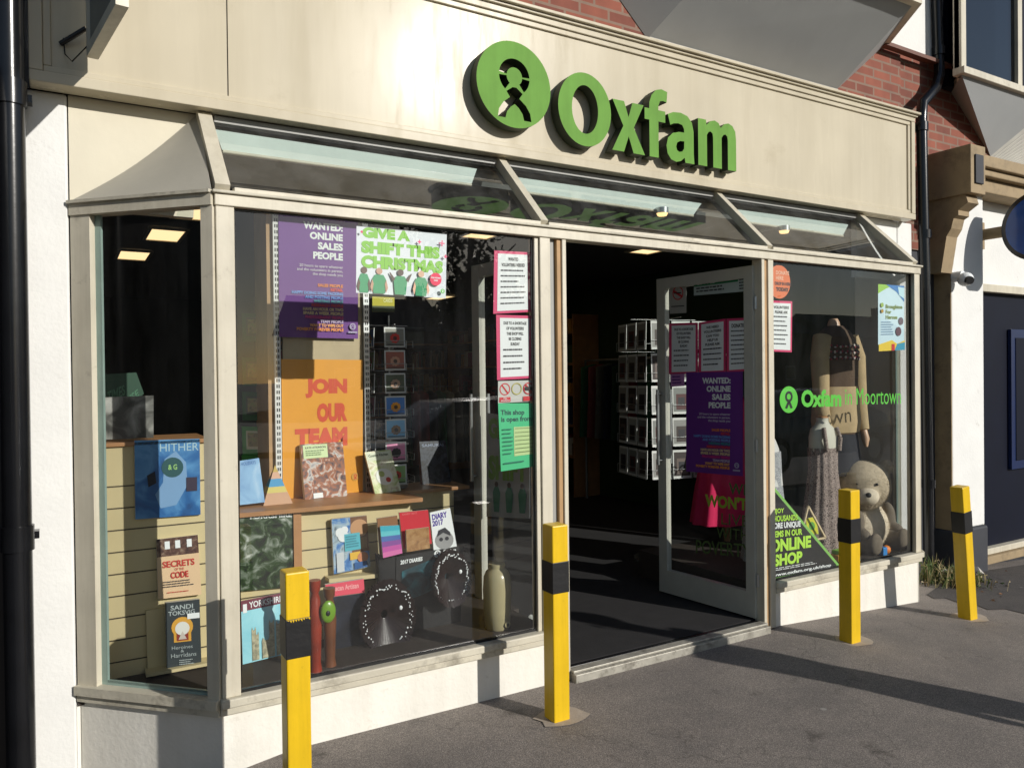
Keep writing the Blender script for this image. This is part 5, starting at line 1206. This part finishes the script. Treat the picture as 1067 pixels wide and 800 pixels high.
# fallen leaves scattered beyond the leaning bollard
m = MB()
for k in range(46):
    x = random.uniform(5.3, 7.2); y = random.uniform(-.5, .35); a = random.uniform(0, 6.28); r_ = random.uniform(.008, .024); z = gz(x)+.006
    m.poly([(x+r_*math.cos(a), y+r_*math.sin(a), z), (x+r_*.5*math.cos(a+1.6), y+r_*.5*math.sin(a+1.6), z+r_*.5), (x-r_*math.cos(a), y-r_*math.sin(a), z+.002), (x+r_*.5*math.cos(a-1.6), y+r_*.5*math.sin(a-1.6), z)], ink(random.choice([(96, 60, 40), (120, 84, 50), (70, 46, 36), (140, 110, 70)])))
tag(m.build('fallen_leaves'), 'brown fallen leaves scattered by the neighbouring shop step', 'leaves', kind='stuff')

# ================================================================== WHAT THE GLASS REFLECTS: street, parked car, trees, houses
def far_house(x, w_, y, h_, lab, mw=M_brickfar):
    t = empty('terraced_house', (x, y, gz(9)-.14), lab, 'house', None)
    z0 = gz(9)-.14
    m = MB(); m.box(x-w_/2, x+w_/2, y-8, y, z0, h_, mw); m.build('wall', t)
    M_roof = paint('slate_roof', (58, 58, 64), .7, .2, 3)
    m = MB(); m.prism([(x-w_/2-.3, y+.4, h_), (x-w_/2-.3, y-8.4, h_), (x-w_/2-.3, y-4, h_+2.6)], (w_+.6, 0, 0), M_roof); m.build('roof', t)
    m = MB(); m.box(x+w_/2-1.2, x+w_/2-.3, y-4.5, y-3.5, h_+1.6, h_+3.6, mw); m.build('chimney', t)
    for kx in (-.25, .25):
        for z in (1.0, 3.8):
            m = MB(); m.box(x+kx*w_-.7, x+kx*w_+.7, y+.01, y+.06, z, z+1.3, M_frame); m.box(x+kx*w_-.62, x+kx*w_+.62, y+.061, y+.07, z+.08, z+1.22, G_up); m.build('window', t)
for i, (x, w_, h_, lab) in enumerate(((-14, 9, 5.0, 'brick terraced house far across the street, first of the row'), (-4, 9, 5.2, 'brick terraced house across the street beside the gap'), (18, 10, 4.8, 'brick terraced house across the street behind the big tree'),
                   (30, 10, 5.2, 'brick terraced house across the street, second beyond the tree'), (42, 10, 4.9, 'brick terraced house across the street, third beyond the tree'), (56, 12, 5.4, 'wide brick house across the street near the far end'), (72, 14, 5.2, 'wide brick house across the street at the far end'))):
    far_house(x, w_, -46, h_, lab)
def tree(x, y, h_, cr_, lab, n=2600):
    t = empty('street_tree', (x, y, gz(9)-.14), lab, 'tree'); Mb = paint('bark', (74, 62, 50), .9, .2, 8, .6, 30)
    m = MB(); m.tube([(x, y, -.4), (x+.1, y, h_*.3), (x-.1, y+.1, h_*.6), (x, y, h_*.9)], [.28, .2, .12, .04], Mb, 10)
    for k in range(7): a = k*2.4; m.tube([(x, y, h_*(.35+.06*k)), (x+cr_*.5*math.cos(a), y+cr_*.5*math.sin(a), h_*(.5+.06*k)), (x+cr_*.8*math.cos(a), y+cr_*.8*math.sin(a), h_*(.6+.05*k))], [.09, .05, .02], Mb, 6)
    m.build('trunk', t)
    Ml = [ink((54, 70, 34)), ink((70, 84, 38)), ink((44, 58, 30))]; m = MB(); cl = [(Vector((x, y, h_*.68))+Vector((random.gauss(0, cr_*.5), random.gauss(0, cr_*.5), random.gauss(0, h_*.16))), random.uniform(.4, 1.0)) for _ in range(26)]
    for k in range(n):
        c, r_ = random.choice(cl); p = c+Vector((random.gauss(0, r_*.55), random.gauss(0, r_*.55), random.gauss(0, r_*.5))); a, b = [Vector((random.gauss(0, 1), random.gauss(0, 1), random.gauss(0, 1))).normalized()*.13 for _ in range(2)]
        m.poly([p-a, p+b, p+a, p-b*.6], random.choice(Ml))
    m.build('crown', t)
tree(12.5, -22, 8.5, 2.3, 'leafy street tree across the road facing the book window'); tree(34, -30, 8.0, 2.6, 'leafy street tree across the road facing the clothes window')
tree(-9, -24, 9, 3.0, 'leafy tree across the road near the first houses')
# parked car (seen mirrored in the windows)
def car(cx, cy, col, lab):
    z0 = gz(9)*0-.2
    t = empty('parked_car', (cx, cy, z0), lab, 'car'); Mc = paint('car_paint_%s' % lab[:4], col, .18, .05, 3, 0, 10, coat=.8); L_, W_ = 4.2, 1.75
    secs = [(-2.1, .55, .35, .55), (-2.05, .35, .30, .85), (-1.3, .30, .25, .92), (-.6, .3, .25, .95), (.8, .3, .25, .98), (1.8, .3, .27, .98), (2.08, .35, .3, .9), (2.12, .5, .4, .7)]
    m = MB(); rings = []
    for x, y_, zb_, zt_ in secs:
        hw = W_/2*(.9 if abs(x) > 2 else 1)
        rings.append([Vector((cx+x, cy+a*hw, z0+b)) for a, b in ((-.92, zb_), (-1, zb_+.12), (-1, zt_-.15), (-.93, zt_), (.93, zt_), (1, zt_-.15), (1, zb_+.12), (.92, zb_))])
    m.loft(rings, Mc); m.build('body', t, .03)
    m = MB(); cab = [(-1.35, .93, .93), (-.65, 1.42, .78), (.7, 1.46, .78), (1.75, 1.0, .9)]
    rr = [[Vector((cx+x, cy-W_/2*k, z0+.90)), Vector((cx+x, cy-W_/2*k*(.82 if z > 1.1 else 1), z0+z)), Vector((cx+x, cy+W_/2*k*(.82 if z > 1.1 else 1), z0+z)), Vector((cx+x, cy+W_/2*k, z0+.90))] for x, z, k in cab]
    m.loft(rr, Mc); m.build('cabin', t, .03)
    gm = G_up
    for sy in (-1, 1):
        for xa, xb in ((-1.0, -.1), (0.0, .95)):
            m = MB(); m.poly([(cx+xa+(.0 if xa > -.5 else .1), cy+sy*W_/2*.915, z0+.97), (cx+xb+(.3 if xb > .5 else 0), cy+sy*W_/2*.915, z0+.97), (cx+xb, cy+sy*W_/2*.80, z0+1.38), (cx+xa+.35*(xa < -.5), cy+sy*W_/2*.80, z0+1.36)], gm); m.build('side_window', t)
    m = MB(); m.poly([(cx-1.32, cy-.72, z0+.97), (cx-1.32, cy+.72, z0+.97), (cx-.70, cy+.60, z0+1.40), (cx-.70, cy-.60, z0+1.40)], gm); m.build('windscreen', t)
    for sx in (-1.3, 1.35):
        for sy in (-1, 1):
            m = MB(); m.tube([(cx+sx, cy+sy*(W_/2-.16), z0+.31), (cx+sx, cy+sy*(W_/2+.01), z0+.31)], .31, M_black, 24); w_ = m.build('wheel', t)
            m = MB(); m.tube([(cx+sx, cy+sy*(W_/2+.011), z0+.31), (cx+sx, cy+sy*(W_/2+.02), z0+.31)], .2, M_alu, 16); m.build('hubcap', w_)
    for sy in (-.6, .6):
        m = MB(); m.ball((cx-2.06, cy+sy, z0+.68), (.06, .16, .08), WHITE, 12, 8); m.build('headlight', t)
car(4.6, -6.6, (20, 22, 26), 'dark hatchback parked at the kerb opposite the shop')
car(11.5, -6.7, (120, 124, 130), 'silver hatchback parked further along the kerb')
# pedestrian standing beyond the right edge, whose long shadow falls to the doorway
def person(px_, py_, z0, face):
    t = empty('person', (px_, py_, z0), 'pedestrian in dark trousers and a navy coat standing on the pavement', 'person')
    me = bpy.data.meshes.new('body')
    J = [(0, 0, .96, .15, .11), (0, 0, 1.15, .14, .10), (0, 0, 1.36, .17, .11), (0, 0, 1.47, .07, .06), (0, .01, 1.56, .055, .055), (0, .015, 1.66, .082, .10), (0, .01, 1.75, .065, .075),
         (.10, 0, .88, .095, .095), (.12, .01, .48, .06, .06), (.13, -.01, .09, .042, .045), (.14, .13, .04, .04, .035),
         (-.10, 0, .88, .095, .095), (-.13, .01, .48, .06, .06), (-.15, -.01, .09, .042, .045), (-.16, .13, .04, .04, .035),
         (.19, 0, 1.40, .06, .06), (.25, -.02, 1.12, .045, .045), (.27, .05, .88, .032, .032), (.275, .075, .80, .03, .02),
         (-.19, 0, 1.40, .06, .06), (-.25, -.02, 1.12, .045, .045), (-.27, .05, .88, .032, .032), (-.275, .075, .80, .03, .02)]
    E_ = [(0, 1), (1, 2), (2, 3), (3, 4), (4, 5), (5, 6), (0, 7), (7, 8), (8, 9), (9, 10), (0, 11), (11, 12), (12, 13), (13, 14), (2, 15), (15, 16), (16, 17), (17, 18), (2, 19), (19, 20), (20, 21), (21, 22)]
    c, s_ = math.cos(face), math.sin(face)
    me.from_pydata([(x*c-y*s_, x*s_+y*c, z) for x, y, z, a, b in J], E_, []); o = bpy.data.objects.new('body', me); COL.objects.link(o); o.parent = t
    md = o.modifiers.new('skin', 'SKIN'); md.use_smooth_shade = True
    for i, j in enumerate(J): me.skin_vertices[0].data[i].radius = (j[3], j[4])
    me.skin_vertices[0].data[0].use_root = True
    sd = o.modifiers.new('sub', 'SUBSURF'); sd.levels = 2; sd.render_levels = 2
    m, nt, b = newmat('clothes_and_skin'); tc = nt.nodes.new('ShaderNodeTexCoord'); sp = nt.nodes.new('ShaderNodeSeparateXYZ'); nt.links.new(tc.outputs['Object'], sp.inputs[0])
    mr = nt.nodes.new('ShaderNodeMath'); mr.operation = 'DIVIDE'; mr.inputs[1].default_value = 1.8; nt.links.new(sp.outputs['Z'], mr.inputs[0])
    cr_ = nt.nodes.new('ShaderNodeValToRGB'); cr_.color_ramp.interpolation = 'CONSTANT'; e = cr_.color_ramp.elements; e[0].color = (.01, .01, .01, 1); e[0].position = 0; e[1].position = .06; e[1].color = (.02, .022, .03, 1)
    for p_, cc_ in ((.52, (.015, .02, .05)), (.835, (.45, .26, .19))): q = e.new(p_); q.color = (*cc_, 1)
    nt.links.new(mr.outputs[0], cr_.inputs['Fac']); nt.links.new(cr_.outputs['Color'], b.inputs['Base Color']); b.inputs['Roughness'].default_value = .8
    me.materials.append(m)
    mm = MB(); hc_ = Vector((px_, py_, z0)); f = Vector((-s_, c, 0))
    mm.ball(hc_+Vector((0, 0, 1.72))-f*.015, (.10, .10, .095), paint('hair_brown', (40, 28, 20), .7), 16, 10); mm.build('hair', t)
    # face: nose, eyes, mouth, ears
    r_ = Vector((c, s_, 0)); sk = paint('skin_tone', (196, 150, 128), .6)
    mm = MB(); mm.ball(hc_+Vector((0, 0, 1.65))+f*.12, (.014, .016, .022), sk, 10, 6)
    for sx in (-1, 1): mm.ball(hc_+Vector((0, 0, 1.68))+f*.098+r_*.032*sx, .010, BLACK, 8, 6); mm.ball(hc_+Vector((0, 0, 1.66))+r_*.088*sx, (.012, .018, .028), sk, 8, 6)
    mm.ball(hc_+Vector((0, 0, 1.605))+f*.10, (.022, .008, .006), RED, 8, 6); mm.build('face', t)
    # hands
    for sx in (-1, 1):
        mm = MB(); w0 = hc_+r_*.275*sx+f*.075+Vector((0, 0, .80)); mm.ball(w0-Vector((0, 0, .03)), (.022, .035, .045), sk, 10, 8)
        for q in range(4): st_ = w0+f*(.027-.018*q)-Vector((0, 0, .055)); mm.tube([st_, st_-Vector((0, 0, .035))-r_*.006*sx, st_-Vector((0, 0, .065-.006*abs(q-1.5)))-r_*.018*sx], [.0095, .0085, .006], sk, 7)
        st_ = w0+f*.034-Vector((0, 0, .01)); mm.tube([st_, st_+f*.02-Vector((0, 0, .03)), st_+f*.018-Vector((0, 0, .055))], [.011, .010, .007], sk, 7); mm.build('hand', t)
person(3.99, -2.92, gz(3.99), R(90))

# ================================================================== LIGHT, SKY, CAMERA
AZ, EL = 26.0, 22.3
wd = bpy.data.worlds.new('World'); scene.world = wd; wd.use_nodes = True; nt = wd.node_tree
sk = nt.nodes.new('ShaderNodeTexSky'); sk.sky_type = 'NISHITA'; sk.sun_disc = False; sk.sun_elevation = R(EL); sk.sun_rotation = R(180-AZ); sk.air_density = 1.0; sk.dust_density = .6; sk.ozone_density = 1.2
nt.links.new(sk.outputs[0], nt.nodes['Background'].inputs[0]); nt.nodes['Background'].inputs[1].default_value = .085
sl = bpy.data.lights.new('sun', 'SUN'); sl.energy = 4.4; sl.angle = R(.5); sl.color = (1, .955, .89)
so = bpy.data.objects.new('sun', sl); COL.objects.link(so)
dirv = Vector((-math.sin(R(AZ))*math.cos(R(EL)), math.cos(R(AZ))*math.cos(R(EL)), -math.sin(R(EL))))
so.rotation_euler = dirv.to_track_quat('-Z', 'Y').to_euler()
cd = bpy.data.cameras.new('camera'); co = bpy.data.objects.new('camera', cd); COL.objects.link(co)
cd.sensor_width = 36; cd.lens = FPX/1067*36; cd.clip_start = .05; cd.clip_end = 1500
from mathutils import Matrix
Mx = Matrix((RT, UP, -FW)).transposed().to_4x4(); Mx.translation = CAM; co.matrix_world = Mx
scene.camera = co
scene.view_settings.view_transform = 'Standard'; scene.view_settings.look = 'None'; scene.view_settings.exposure = -.08; scene.view_settings.gamma = 1
scene.cycles.caustics_reflective = False; scene.cycles.caustics_refractive = False
scene.cycles.transparent_max_bounces = 16; scene.cycles.max_bounces = 8
